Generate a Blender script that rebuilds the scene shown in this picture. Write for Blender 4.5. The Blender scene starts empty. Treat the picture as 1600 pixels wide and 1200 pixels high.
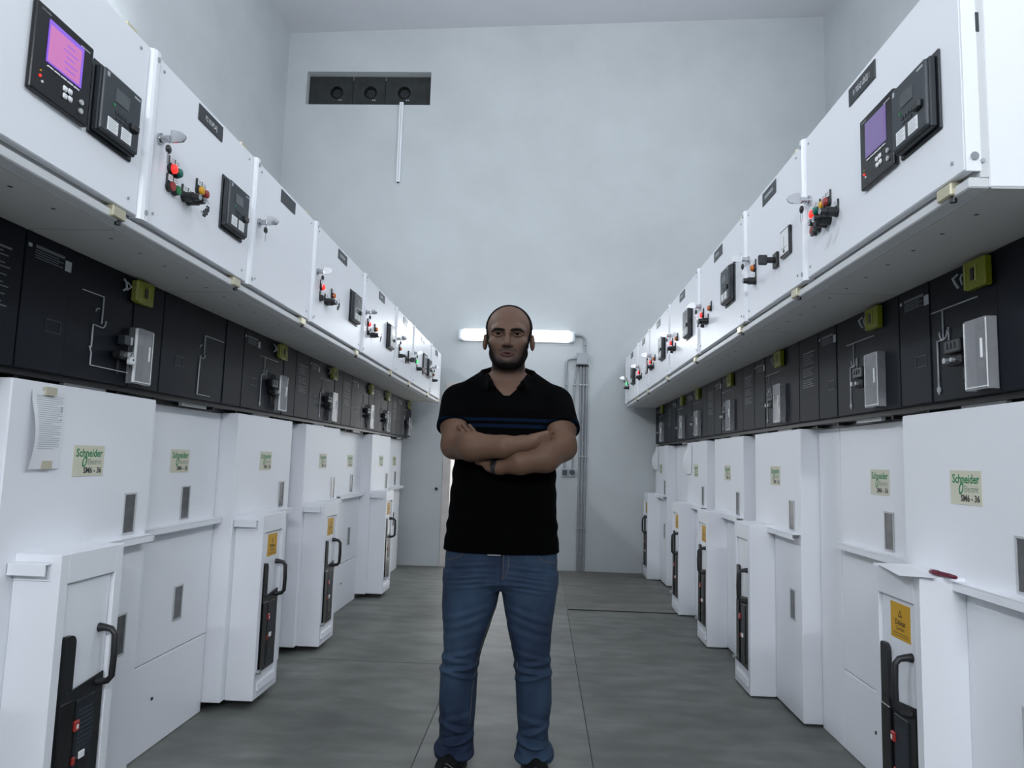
import bpy, bmesh, math, random
import numpy as np
from mathutils import Vector, Matrix

S = bpy.context.scene
COL = S.collection
random.seed(7)

# ------------------------------------------------------------------ camera, world, exposure
def make_camera():
    f_px, yaw, pitch, roll = 1124.3, .045, .1055, .029
    cy, sy, cp, sp = math.cos(yaw), math.sin(yaw), math.cos(pitch), math.sin(pitch)
    F = Vector((-sy*cp, cy*cp, sp)); R = Vector((cy, sy, 0)); U = R.cross(F)
    R2 = R*math.cos(roll) + U*math.sin(roll); U2 = U*math.cos(roll) - R*math.sin(roll)
    cam = bpy.data.cameras.new('camera'); cam.sensor_fit = 'HORIZONTAL'; cam.sensor_width = 36
    cam.lens = f_px/1600*36; cam.clip_start = .02
    o = bpy.data.objects.new('camera', cam); COL.objects.link(o)
    M = Matrix((R2, U2, -F)).transposed().to_4x4(); M.translation = (0, 0, 1.2)
    o.matrix_world = M; S.camera = o
make_camera()
S.view_settings.view_transform = 'Standard'; S.view_settings.look = 'None'
S.view_settings.gamma = 1; S.view_settings.use_curve_mapping = False
S.view_settings.exposure = EXPOSURE = 0.55
w = bpy.data.worlds.new('daylight'); S.world = w; w.use_nodes = True
w.node_tree.nodes['Background'].inputs[0].default_value = (.95, .98, 1, 1)
w.node_tree.nodes['Background'].inputs[1].default_value = 2.0
LAMP_COLOR = (.895, .94, 1)
BACK_LAMP, ADDED_SIDE_LAMP, ADDED_REAR_LAMP, ADDED_SIDE_LAMP_NEAR = 13.0, 78.0, 122.0, 80.0  # side and rear strengths belong to the added, unseen lamps

# ------------------------------------------------------------------ materials
MATS = {}
def mat(name, col, rough=.5, metal=0, emit=None, estr=0, spec=.5, noise=None, bump=None, alpha=None, coat=0):
    """noise=(scale, amount): mottled colour; bump=(scale, strength)."""
    if name in MATS: return MATS[name]
    m = bpy.data.materials.new(name); m.use_nodes = True
    nt = m.node_tree; b = nt.nodes['Principled BSDF']
    b.inputs['Base Color'].default_value = (*col, 1); b.inputs['Roughness'].default_value = rough
    b.inputs['Metallic'].default_value = metal; b.inputs['Specular IOR Level'].default_value = spec
    b.inputs['Coat Weight'].default_value = coat
    if emit:
        b.inputs['Emission Color'].default_value = (*emit, 1); b.inputs['Emission Strength'].default_value = estr
    tc = None
    if noise or bump:
        tc = nt.nodes.new('ShaderNodeTexCoord')
    if noise:
        n = nt.nodes.new('ShaderNodeTexNoise'); n.inputs['Scale'].default_value = noise[0]
        n.inputs['Detail'].default_value = 6; n.inputs['Roughness'].default_value = .6
        nt.links.new(tc.outputs['Object'], n.inputs['Vector'])
        mr = nt.nodes.new('ShaderNodeMapRange'); mr.inputs[1].default_value = .3; mr.inputs[2].default_value = .7
        mr.inputs[3].default_value = 1-noise[1]; mr.inputs[4].default_value = 1+noise[1]
        nt.links.new(n.outputs['Fac'], mr.inputs[0])
        mx = nt.nodes.new('ShaderNodeVectorMath'); mx.operation = 'SCALE'
        mx.inputs[0].default_value = col; nt.links.new(mr.outputs[0], mx.inputs['Scale'])
        nt.links.new(mx.outputs[0], b.inputs['Base Color'])
    if bump:
        n2 = nt.nodes.new('ShaderNodeTexNoise'); n2.inputs['Scale'].default_value = bump[0]; n2.inputs['Detail'].default_value = 5
        nt.links.new(tc.outputs['Object'], n2.inputs['Vector'])
        bp = nt.nodes.new('ShaderNodeBump'); bp.inputs['Strength'].default_value = bump[1]; bp.inputs['Distance'].default_value = .01
        nt.links.new(n2.outputs['Fac'], bp.inputs['Height']); nt.links.new(bp.outputs[0], b.inputs['Normal'])
    MATS[name] = m
    return m

WHITE = mat('white powder coat', (.82, .835, .875), .42)
WHITE2 = mat('white lacquered door', (.84, .86, .90), .38)
RAIL = mat('grey white rail', (.62, .63, .64), .45)
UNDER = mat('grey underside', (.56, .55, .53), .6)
DARK = mat('charcoal panel', (.0055, .0075, .0125), .48, spec=.14, noise=(2.2, .22))
DARK2 = mat('charcoal panel centre', (.0045, .0065, .011), .45, spec=.14, noise=(2.6, .2))
BLACK = mat('black plastic', (.012, .013, .015), .38)
GLOSSBLACK = mat('gloss black bezel', (.008, .008, .01), .22)
SLATE = mat('slate relay plastic', (.022, .030, .038), .42)
SLATE2 = mat('dark slate', (.012, .016, .021), .4)
PLATE = mat('engraved black plate', (.02, .024, .03), .35)
INK = mat('white ink', (.8, .82, .84), .5)
GREYINK = mat('grey ink', (.42, .45, .48), .5)
CHROME = mat('chrome', (.55, .56, .58), .16, 1)
STEEL = mat('galvanised steel', (.45, .47, .48), .4, .8)
BRASS = mat('yellow zinc', (.62, .58, .42), .35, .7)
LABELBEIGE = mat('pale sticker', (.64, .63, .50), .5)
GREEN = mat('logo green', (.0, .22, .07), .5)
GREEN2 = mat('logo grey green', (.16, .24, .17), .5)
TEXTBLACK = mat('print black', (.015, .015, .015), .5)
AMBER = mat('warning yellow', (.64, .345, .006), .5)
YELLOWCLEAR = mat('translucent yellow plastic', (.22, .24, .012), .25)
YELLOWEDGE = mat('pale yellow plastic edge', (.36, .37, .09), .3)
PANE = mat('inspection window', (.10, .105, .11), .25, noise=(30, .25))
FRAMEGREY = mat('window frame grey', (.50, .51, .52), .4)
CARD = mat('white card', (.82, .83, .84), .6)
SCREENGREY = mat('dull lcd', (.10, .115, .12), .2)
PINK = mat('lit pink screen', (.2, .05, .2), .3, emit=(.50, .17, .36), estr=.62)
PURPLE = mat('lit violet edge', (.1, .05, .3), .3, emit=(.22, .10, .62), estr=.6)
LILAC = mat('dim violet screen', (.12, .09, .2), .3, emit=(.20, .14, .36), estr=.32)
REDLIT = mat('lit red lens', (.6, .02, .02), .3, emit=(1, .015, .01), estr=1.5)
GREENLIT = mat('lit green lens', (.02, .5, .1), .3, emit=(.03, 1, .15), estr=1.3)
REDOFF = mat('dull red cap', (.33, .03, .025), .35)
GREENOFF = mat('green cap', (.01, .19, .06), .35)
TEAL = mat('teal lens', (.0, .14, .10), .3)
YELLOWLENS = mat('yellow lens', (.72, .36, .01), .3)
ORANGE = mat('orange lens', (.60, .14, .01), .3)
PAPER = mat('paper', (.80, .81, .84), .7)
TAPE = mat('masking tape', (.50, .47, .36), .6)
PENRED = mat('red marker', (.12, .008, .025), .25)
RUBBER = mat('black rubber grip', (.012, .012, .014), .45)
WALL = mat('painted plaster wall', (.545, .578, .588), .75, noise=(1.3, .06), bump=(7, .3))
CEIL = mat('painted ceiling', (.66, .665, .70), .8, noise=(1.0, .03), bump=(5, .1))
CONDUIT = mat('grey conduit', (.30, .32, .34), .4, .3)
BOXGREY = mat('junction box grey', (.38, .41, .44), .5)
JAMB = mat('door jamb paint', (.62, .58, .55), .6, noise=(6, .08))
DUCTBLACK = mat('black duct seal', (.018, .022, .022), .6, noise=(9, .5))
LAMPLENS = mat('lamp diffuser', (.9, .9, .9), .4, emit=LAMP_COLOR, estr=BACK_LAMP)
CLEARCAP = mat('lamp end cap', (.75, .8, .84), .3)

def clear_plastic():
    m = bpy.data.materials.new('clear plastic flap'); m.use_nodes = True; nt = m.node_tree
    b = nt.nodes['Principled BSDF']; b.inputs['Base Color'].default_value = (.46, .46, .49, 1); b.inputs['Roughness'].default_value = .12
    t = nt.nodes.new('ShaderNodeBsdfTransparent'); mx = nt.nodes.new('ShaderNodeMixShader'); mx.inputs[0].default_value = .36
    nt.links.new(t.outputs[0], mx.inputs[1]); nt.links.new(b.outputs[0], mx.inputs[2])
    nt.links.new(mx.outputs[0], nt.nodes['Material Output'].inputs[0]); return m
CLEAR = clear_plastic()

def floor_mat(name, base, streak):
    m = bpy.data.materials.new(name); m.use_nodes = True; nt = m.node_tree; b = nt.nodes['Principled BSDF']
    tc = nt.nodes.new('ShaderNodeTexCoord')
    def noise(scale, vec, detail=6):
        mp = nt.nodes.new('ShaderNodeMapping'); mp.inputs['Scale'].default_value = vec
        nt.links.new(tc.outputs['Object'], mp.inputs[0])
        n = nt.nodes.new('ShaderNodeTexNoise'); n.inputs['Scale'].default_value = scale; n.inputs['Detail'].default_value = detail
        nt.links.new(mp.outputs[0], n.inputs['Vector']); return n
    def ramp(n, a, c0, c, c1):
        r = nt.nodes.new('ShaderNodeValToRGB'); e = r.color_ramp.elements
        e[0].position = a; e[0].color = (c0,)*3+(1,); e[1].position = c; e[1].color = (c1,)*3+(1,)
        nt.links.new(n.outputs['Fac'], r.inputs[0]); return r
    def mul(a, b_):
        x = nt.nodes.new('ShaderNodeMix'); x.data_type = 'RGBA'; x.blend_type = 'MULTIPLY'; x.inputs[0].default_value = 1
        nt.links.new(a, x.inputs[6]); nt.links.new(b_, x.inputs[7]); return x.outputs[2]
    n1 = ramp(noise(.9, (1, 1.5, 1)), .33, .74, .68, 1.18)
    n2 = ramp(noise(1.0, (.9, 4.5, 1), 9), .60, 1.0, .76, streak)
    n3 = ramp(noise(5, (.8, 1.6, 1), 9), .38, .80, .64, 1.14)
    rgb = nt.nodes.new('ShaderNodeRGB'); rgb.outputs[0].default_value = (*base, 1)
    c = mul(mul(mul(rgb.outputs[0], n1.outputs[0]), n2.outputs[0]), n3.outputs[0])
    nt.links.new(c, b.inputs['Base Color']); b.inputs['Roughness'].default_value = .55
    bp = nt.nodes.new('ShaderNodeBump'); bp.inputs['Strength'].default_value = .08
    nt.links.new(noise(30, (1, 1, 1)).outputs['Fac'], bp.inputs['Height']); nt.links.new(bp.outputs[0], b.inputs['Normal'])
    return m
FLOOR = floor_mat('power floated concrete', (.158, .166, .150), 1.35)
FLOOR2 = floor_mat('trench cover concrete', (.184, .190, .174), 1.35)
FLOOR3 = floor_mat('loose floor sheet', (.178, .172, .152), 1.6)

# ------------------------------------------------------------------ mesh builder
class MB:
    def __init__(s): s.v = []; s.f = []; s.m = []; s.mats = []; s.smooth = []
    def mi(s, m):
        if m not in s.mats: s.mats.append(m)
        return s.mats.index(m)
    def add(s, verts, faces, m, smooth=False):
        o = len(s.v); k = s.mi(m)
        s.v += [tuple(v) for v in verts]
        for f in faces: s.f.append([i+o for i in f]); s.m.append(k); s.smooth.append(smooth)
        return s
    def box(s, x0, x1, y0, y1, z0, z1, m, bev=0, seg=1):
        if bev <= 0:
            v = [(x, y, z) for x in (x0, x1) for y in (y0, y1) for z in (z0, z1)]
            return s.add(v, [(0,1,3,2),(4,6,7,5),(0,4,5,1),(2,3,7,6),(0,2,6,4),(1,5,7,3)], m)
        bm = bmesh.new(); bmesh.ops.create_cube(bm, size=1)
        for v in bm.verts: v.co = ((x0+x1)/2+v.co.x*(x1-x0), (y0+y1)/2+v.co.y*(y1-y0), (z0+z1)/2+v.co.z*(z1-z0))
        bmesh.ops.bevel(bm, geom=bm.edges[:], offset=bev, segments=seg, profile=.5, affect='EDGES', clamp_overlap=True)
        return s.bm(bm, m)
    def bm(s, bm, m, smooth=False):
        bm.verts.index_update()
        s.add([v.co[:] for v in bm.verts], [[v.index for v in f.verts] for f in bm.faces], m, smooth); bm.free(); return s
    def cyl(s, p, q, r, m, n=16, r2=None, smooth=True, caps=True):
        p, q = Vector(p), Vector(q); r2 = r if r2 is None else r2
        d = (q-p).normalized(); a = d.orthogonal().normalized(); b = d.cross(a)
        ring = [a*math.cos(t)+b*math.sin(t) for t in [2*math.pi*i/n for i in range(n)]]
        v = [p+c*r for c in ring]+[q+c*r2 for c in ring]
        s.add(v, [(i, (i+1)%n, n+(i+1)%n, n+i) for i in range(n)], m, smooth)
        if caps: s.add(v, [list(range(n))[::-1], list(range(n, 2*n))], m)
        return s
    def tube(s, pts, r, m, n=10, flat=1.0):
        pts = [Vector(p) for p in pts]; rings = []
        up = None
        for i, p in enumerate(pts):
            d = (pts[min(i+1, len(pts)-1)]-pts[max(i-1, 0)]).normalized()
            if up is None: a = d.orthogonal().normalized()
            else: a = (up - d*up.dot(d)).normalized()
            up = a; b = d.cross(a)
            rr = r[i] if isinstance(r, (list, tuple)) else r
            rings.append([p+(a*math.cos(t)+b*math.sin(t)*flat)*rr for t in [2*math.pi*k/n for k in range(n)]])
        v = [c for ring in rings for c in ring]; f = []
        for i in range(len(pts)-1):
            for k in range(n): f.append((i*n+k, i*n+(k+1)%n, (i+1)*n+(k+1)%n, (i+1)*n+k))
        s.add(v, f, m, True)
        s.add(rings[0], [list(range(n))[::-1]], m); s.add(rings[-1], [list(range(n))], m)
        return s
    def prism(s, poly, axis, a, b, m):
        """poly in the two other axes (cyclic order x,y,z without axis), extruded from a to b."""
        n = len(poly)
        def P(u, w_, t): return {'x': (t, u, w_), 'y': (u, t, w_), 'z': (u, w_, t)}[axis]
        v = [P(*p, a) for p in poly]+[P(*p, b) for p in poly]
        s.add(v, [(i, (i+1)%n, n+(i+1)%n, n+i) for i in range(n)]+[list(range(n))[::-1], list(range(n, 2*n))], m); return s
    def sphere(s, c, r, m, seg=16, scale=(1, 1, 1)):
        bm = bmesh.new(); bmesh.ops.create_uvsphere(bm, u_segments=seg, v_segments=max(8, seg//2), radius=r)
        for v in bm.verts: v.co = Vector((v.co.x*scale[0]+c[0], v.co.y*scale[1]+c[1], v.co.z*scale[2]+c[2]))
        return s.bm(bm, m, True)
    def text(s, body, size, x, z, n, m, align='LEFT', bold=0, width=None, shear=0):
        """writing that faces the local -y side, baseline at z, n in front of y=0"""
        vs, fs = text_mesh(body, size, align, bold, shear)
        if width:
            xs = [p[0] for p in vs]; k = width/(max(xs)-min(xs)); vs = [(p[0]*k, p[1]) for p in vs]
        s.add([(x+p[0], -n, z+p[1]) for p in vs], fs, m); return s
    def build(s, name, parent=None, loc=None, mesh_only=False):
        me = bpy.data.meshes.new(name); me.from_pydata(s.v, [], s.f)
        for m in s.mats: me.materials.append(m)
        me.polygons.foreach_set('material_index', s.m); me.polygons.foreach_set('use_smooth', s.smooth)
        bm = bmesh.new(); bm.from_mesh(me); bmesh.ops.recalc_face_normals(bm, faces=bm.faces[:]); bm.to_mesh(me); bm.free()
        me.update()
        return me if mesh_only else link(name, me, parent, loc)

TEXTS = {}
def text_mesh(body, size, align, bold, shear):
    k = (body, size, align, bold, shear)
    if k not in TEXTS:
        c = bpy.data.curves.new('lettering', 'FONT'); c.body = body; c.size = size; c.align_x = align
        c.offset = bold*size; c.shear = shear; c.resolution_u = 2
        o = bpy.data.objects.new('lettering', c); COL.objects.link(o)
        dg = bpy.context.evaluated_depsgraph_get(); me = bpy.data.meshes.new_from_object(o.evaluated_get(dg))
        TEXTS[k] = ([tuple(v.co[:2]) for v in me.vertices], [tuple(p.vertices) for p in me.polygons])
        bpy.data.objects.remove(o); bpy.data.curves.remove(c); bpy.data.meshes.remove(me)
    return TEXTS[k]

def link(name, data, parent=None, loc=None):
    o = bpy.data.objects.new(name, data); COL.objects.link(o)
    if parent is not None: o.parent = parent
    if loc is not None: o.location = loc
    return o
def tag(o, label, cat, group=None):
    o['label'] = label; o['category'] = cat
    if group: o['group'] = group
    return o
def thing(name, label, cat, loc, rotz=0, scale=(1, 1, 1), group=None):
    o = bpy.data.objects.new(name, None); COL.objects.link(o); o.empty_display_size = .1
    o.location = loc; o.rotation_euler = (0, 0, rotz); o.scale = scale
    return tag(o, label, cat, group)
CACHE = {}
def part(name, key, fn, parent, loc=(0, 0, 0), label=None):
    """a part with mesh data shared between copies that have the same key"""
    k = (name, key)
    if k not in CACHE:
        mb = MB(); fn(mb); CACHE[k] = mb.build(name, mesh_only=True)
    o = link(name, CACHE[k], parent, loc)
    if label: o['label'] = label
    return o
def structure(mb, name):
    o = mb.build(name); o['kind'] = 'structure'; return o

# ------------------------------------------------------------------ room shell
WY = 8.156
def room():
    b = MB(); b.box(-3.3, 3.3, -3.0, WY+.3, -.2, 0, FLOOR); structure(b, 'floor')
    c = MB()   # the slab is a little out of level, as in the photograph
    zl, zr = 6.30, 6.53
    v = [(-3.3, -3, zl), (3.3, -3, zr), (3.3, WY+.3, zr), (-3.3, WY+.3, zl)]
    c.add(v+[(x, y, z+.2) for x, y, z in v], [(0,1,2,3),(7,6,5,4),(0,4,5,1),(1,5,6,2),(2,6,7,3),(3,7,4,0)], CEIL); structure(c, 'ceiling')
    def wall(name, boxes):
        m = MB()
        for q in boxes: m.box(*q, WALL)
        return structure(m, name)
    wall('wall_left', [(-3.4, -3.2, -3, WY+.3, 0, 6.6)])
    wall('wall_right', [(3.2, 3.4, -3, WY+.3, 0, 6.6)])
    wall('wall_front', [(-3.4, 3.4, -3.2, -3.0, 0, 6.6)])
    xs = [-3.4, -2.957, -1.446, -1.045, -.15, 3.4]; zs = [0, 1.99, 5.395, 5.812, 6.6]
    bx = []
    for i in range(5):
        for k in range(4):
            if (i == 1 and k == 2) or (i == 3 and k == 0): continue
            bx.append((xs[i], xs[i+1], WY, WY+.3, zs[k], zs[k+1]))
    m = MB()
    for q in bx: m.box(*q, WALL)
    structure(m, 'wall_back')
    d = MB()
    d.box(-1.125, -1.036, WY-.012, WY+.32, 0, 2.06, JAMB, .004); d.box(-.159, -.07, WY-.012, WY+.32, 0, 2.06, JAMB, .004)
    d.box(-1.036, -.159, WY-.012, WY+.32, 1.98, 2.06, JAMB, .004)
    structure(d, 'door_1')
    g = MB(); g.box(-8, 8, WY+.3, WY+14, -.25, -.02, mat('sunlit yard', (.6, .58, .54), .9, noise=(2, .1))); structure(g, 'floor_yard')
    t = MB(); t.box(-.478, .228, .3, WY-.06, 0, .003, FLOOR2)
    tag(t.build('trench_cover'), 'long pale trench cover strip set in the grey concrete floor under the standing man', 'floor cover')
    t = MB(); t.box(.236, 1.16, 6.05, WY-.04, 0, .007, FLOOR3)
    tag(t.build('floor_sheet'), 'loose thin rectangular sheet lying on the floor near the back wall', 'floor sheet')
    t = MB(); J = mat('floor joint', (.03, .03, .028), .9)
    t.box(-.482, -.478, .3, 4.3, 0, .0034, J); t.box(-1.36, -.482, 4.345, 4.349, 0, .0005, J); t.box(.2285, .2315, .3, 6.0, 0, .0032, J); t.box(.236, 1.16, 6.046, 6.05, 0, .0066, J)  # last strip is the loose sheet's edge shadow, put in as dark colour
    structure(t, 'trim_1')
    # back of the wall opening: three sealed duct panels
    P = [(-2.955, -2.418, -2.615), (-2.412, -2.018, -2.20), (-2.012, -1.448, -1.786)]
    lab = ['black duct seal panel at the left end of the wall opening', 'black duct seal panel in the middle of the wall opening, white dust beside its hole',
           'black duct seal panel at the right end of the wall opening, above the white duct']
    for (x0, x1, cx), l in zip(P, lab):
        cz, r, n = 5.60, .08, 32; z0, z1 = 5.397, 5.80
        th = thing('duct_seal_panel', l, 'duct panel', (cx, WY+.10, z0), group='duct seal panels in the wall opening')
        m = MB(); ci = []; ou = []
        for i in range(n):
            a = 2*math.pi*i/n; c, s_ = math.cos(a), math.sin(a)
            ci.append((r*c, 0, cz-z0+r*s_))
            t_ = min([((x1-cx) if c > 0 else (x0-cx))/c if abs(c) > 1e-6 else 9, ((z1-cz) if s_ > 0 else (z0-cz))/s_ if abs(s_) > 1e-6 else 9])
            ou.append((t_*c, 0, cz-z0+t_*s_))
        for a in ((x0-cx), (x1-cx)):
            for z in (0, z1-z0):
                k = min(range(n), key=lambda i: (ou[i][0]-a)**2+(ou[i][2]-z)**2); ou[k] = (a, 0, z)
        m.add(ci+ou, [(i, (i+1)%n, n+(i+1)%n, n+i) for i in range(n)], DUCTBLACK)
        m.add(ci+[(p[0], .08, p[2]) for p in ci], [(i, n+i, n+(i+1)%n, (i+1)%n) for i in range(n)], DUCTBLACK, True)
        m.box(x0-cx+.002, x1-cx-.002, .08, .1, .002, z1-z0-.002, BLACK)
        m.build('panel', th)
        k = MB(); k.cyl((0, .079, cz-z0), (0, .03, cz-z0), .055, BLACK, 24); k.build('cable_plug', th)
        s = MB()
        for dx in (.035, .06): s.cyl((dx, .002, cz-z0-.1), (dx, -.008, cz-z0-.1), .009, STEEL, 8)
        s.build('stud_pair', th)
    t = MB(); t.box(-1.809, -1.762, WY-.028, WY, 4.43, 5.42, WHITE2, .004); t.box(-1.792, -1.779, WY-.030, WY-.027, 4.45, 5.41, RAIL)
    t.box(-1.80, -1.772, WY-.024, WY-.004, 4.422, 4.432, DARK)
    tag(t.build('cable_duct'), 'thin white vertical cable duct hanging down the wall below the black opening', 'cable duct')
    for px, pz, lb in [(-1.185, .855, 'small black anchor in the back wall left of the man, below elbow height')]:
        a = MB(); a.cyl((0, 0, 0), (0, -.02, 0), .012, BLACK, 12); a.cyl((0, -.02, 0), (0, -.025, 0), .018, BLACK, 12)
        tag(a.build('wall_anchor', loc=(px, WY, pz)), lb, 'wall anchor')

def lamp(label, loc, rotz, strength, length=1.333, name='wall_light'):
    th = thing(name, label, 'light', loc, rotz, group='tube light fittings')
    lens = mat('lamp diffuser %g' % strength, (.9, .9, .9), .4, emit=LAMP_COLOR, estr=strength)
    L = length/2
    b = MB(); b.box(-L+.03, L-.03, -.03, 0, -.06, .06, CLEARCAP, .008, 2); b.build('housing', th)
    d = MB(); d.box(-L+.05, L-.05, -.10, -.031, -.068, .068, lens, .028, 3); d.mi(mat('lamp diffuser edge', (.85, .88, .9), .4, emit=LAMP_COLOR, estr=.9)); o = d.build('diffuser', th)
    for p in o.data.polygons:
        if p.normal.y > -.6: p.material_index = 1
    for s in (-1, 1):
        e = MB(); a, c = sorted((s*(L-.052), s*L)); e.box(a, c, -.097, -.005, -.066, .066, CLEARCAP, .03, 3); e.build('end_cap', th)
    return th

def fittings():
    lamp('glowing white tube light on the back wall behind the head', (-.329, WY, 2.612), 0, BACK_LAMP)
    lamp('tube light high on the left wall above the far cabinets', (-3.2, 4.4, 4.2), math.pi/2, ADDED_SIDE_LAMP)  # this and the lamps below are unseen, added to light the room
    lamp('tube light high on the left wall above the near cabinets', (-3.2, .6, 4.2), math.pi/2, ADDED_SIDE_LAMP_NEAR)
    lamp('tube light high on the right wall above the far cabinets', (3.2, 4.4, 5.0), -math.pi/2, ADDED_SIDE_LAMP)
    lamp('tube light high on the right wall above the near cabinets', (3.2, .6, 5.0), -math.pi/2, ADDED_SIDE_LAMP_NEAR)
    lamp('tube light on the front wall behind the camera, left', (-.75, -3.0, 3.3), math.pi, ADDED_REAR_LAMP)
    lamp('tube light on the front wall behind the camera, right', (.75, -3.0, 3.3), math.pi, ADDED_REAR_LAMP)
    j = thing('junction_box', 'grey junction box on the back wall with pipes running down from it', 'junction box', (.424, WY, 2.297))
    m = MB(); m.box(-.062, .062, -.075, 0, 0, .133, BOXGREY, .004); m.build('box', j)
    m = MB(); m.box(-.058, .058, -.082, -.074, .004, .129, BOXGREY, .003); m.build('lid', j)
    xs = (.338, .412, .446, .480)
    for x in (.372,)+xs[1:]:
        m = MB(); m.cyl((x-.424, -.04, -.022), (x-.424, -.04, 0), .019, BLACK, 12); m.build('cable_gland', j)
    def pipe(label, pts, r, clamps, parent_at):
        th = thing('conduit_pipe', label, 'conduit', parent_at, group='grey conduit pipes on the back wall')
        O = Vector(parent_at); m = MB(); m.tube([Vector(p)-O for p in pts], r, CONDUIT, 12); m.build('pipe', th)
        for x, z in clamps:
            c = MB(); c.box(x-.0155, x+.0155, WY-.045-.004, WY, z-.011, z+.011, CONDUIT, .003)
            o = c.build('clamp', th); o.location = -O
        return th
    yb = WY-.024
    lab = ['left of the three long grey pipes running down to the floor', 'middle of the three long grey pipes running down to the floor',
           'right of the three long grey pipes running down to the floor']
    for x, l in zip(xs[1:], lab):
        pipe(l, [(x, WY-.04, 2.28), (x, yb, 2.2), (x, yb, 1.2), (x, yb, 0.0)], .0125, [(x, 2.07), (x, 1.263), (x, .469)], (x, yb, 0))
    pipe('thin grey pipe from the junction box down to the socket beside the elbow', [(.372, WY-.04, 2.28), (.36, yb, 2.2), (.345, yb, 2.07), (.338, yb, 1.9), (.338, yb, 1.30), (.334, yb, 1.125)], .010, [(.345, 2.07)], (.338, yb, 1.125))
    arc = [(.362, WY-.04, 2.365), (.30, yb, 2.365)]+[(.30-.052*math.sin(a), yb, 2.313+.052*math.cos(a)) for a in (.4, .8, 1.2, 1.57)]+[(.248, yb, 1.9), (.248, yb, 1.125)]
    pipe('grey pipe looping from the left side of the junction box and down', arc, .0125, [(.248, 2.07)], (.248, yb, 1.125))
    arc = [(.335, WY-.05, 2.632), (.40, yb, 2.632)]+[(.40+.05*math.sin(a), yb, 2.582+.05*math.cos(a)) for a in (.4, .8, 1.2, 1.57)]+[(.452, yb, 2.50), (.452, WY-.04, 2.428)]
    pipe('short curved grey pipe from the tube light to the junction box', arc, .0125, [(.451, 2.535)], (.452, yb, 2.43))
    for x, l, cov in ((.252, 'grey switch box on the back wall, partly behind the elbow', False), (.333, 'grey round socket on the back wall beside the elbow', True)):
        th = thing('wall_socket' if cov else 'wall_switch', l, 'socket' if cov else 'switch', (x, WY, 1.035))
        m = MB(); m.box(-.036, .036, -.04, 0, 0, .09, BOXGREY, .005); m.build('box', th)
        m = MB()
        if cov: m.cyl((0, -.04, .05), (0, -.062, .05), .03, SLATE, 20)
        else: m.box(-.025, .025, -.05, -.04, .015, .075, SLATE, .004)
        m.build('cover', th)

# ------------------------------------------------------------------ upper control cabinets
# reader coordinates: x to the reader's right, y into the wall, z up.  Heights below are above the floor.
A_X, B_X, AB_X, BB_X = -1.154, .918, -1.467, 1.2514
LY, RY = 1.9136, 1.569
ZB = 1.81
KZ = 1.025                                  # the right row stands a touch taller
ZT = 2.351
def row_frame(side, y0, y1, plane_l, plane_r, zb):
    if side == 'L': return (plane_l, y0, zb), math.pi/2, (1, 1, 1)
    return (plane_r, y1, 1.2+(zb-1.2)*KZ), -math.pi/2, (1, 1, KZ)

def lamp_plate(th, x, z, specs, key, lab=None):
    """black legend plate with white legends above one or two round heads; x,z lower left"""
    n = len(specs); w_ = .0325*n
    def pl(m):
        m.box(0, w_, -.006, 0, .012, .056, BLACK, .002)
        for i in range(n):
            m.cyl((.01625+.0325*i, -.006, .018), (.01625+.0325*i, 0, .018), .0165, BLACK, 20)
            m.box(.004+.0325*i, .0285+.0325*i, -.0072, -.005, .035, .0535, INK)
            for q in range(2): m.box(.008+.0325*i, .0245+.0325*i, -.0076, -.007, .041+.006*q, .0425+.006*q, TEXTBLACK)
    p = part('legend_plate', n, pl, th, (x, 0, z-ZB))
    for i, (kind, mt) in enumerate(specs):
        cx = .01625+.0325*i
        if kind == 'lamp':
            def f(m): m.cyl((0, 0, 0), (0, -.006, 0), .0155, BLACK, 20); m.cyl((0, -.006, 0), (0, -.013, 0), .0142, mt, 20, .013); m.sphere((0, -.013, 0), .013, mt, 16, (1, .3, 1))
            part('indicator_lamp', mt.name, f, p, (cx, -.006, .018), mt.name)
        elif kind == 'push':
            def f(m): m.cyl((0, 0, 0), (0, -.008, 0), .0155, BLACK, 20); m.cyl((0, -.008, 0), (0, -.013, 0), .0135, mt, 20)
            part('push_button', mt.name, f, p, (cx, -.006, .018), mt.name)
        else:
            def f(m):
                m.cyl((0, 0, 0), (0, -.028, 0), .0155, BLACK, 20); m.cyl((0, -.028, 0), (0, -.048, 0), .0125, BLACK, 20, .011)
                m.cyl((0, -.048, 0), (0, -.051, 0), .009, CHROME, 16)
            k = part('key_switch', 'k', f, p, (cx, -.006, .018), 'black key switch')

def key_lock(th, x=.08, z=2.115):
    def f(m):
        m.cyl((0, 0, 0), (0, -.007, 0), .017, CHROME, 24); m.cyl((0, -.007, 0), (0, -.034, 0), .011, CHROME, 20)
        pts = [(-.034, .026)]+[(-.034-.046*math.sin(a), .004+.022*math.cos(a)) for a in [i*math.pi/14 for i in range(1, 11)]]+[(-.034, -.012)]
        m.prism(pts, 'x', -.0035, .0035, CHROME)
    o = part('wing_lock', 'w', f, th, (x, 0, z-ZB), 'chrome wing lock')
    def kf(m):
        m.sphere((0, -.03, -.032), .0135, BLACK, 14, (1, .5, 1)); m.tube([(0, -.03, -.01), (.004, -.03, -.018), (0, -.03, -.024)], .0012, CHROME, 6)
        m.box(-.008, -.003, -.032, -.0305, -.078, -.042, CHROME); m.box(.002, .007, -.029, -.0275, -.075, -.042, CHROME)
    part('key', 'k', kf, o, (0, 0, 0))

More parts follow.
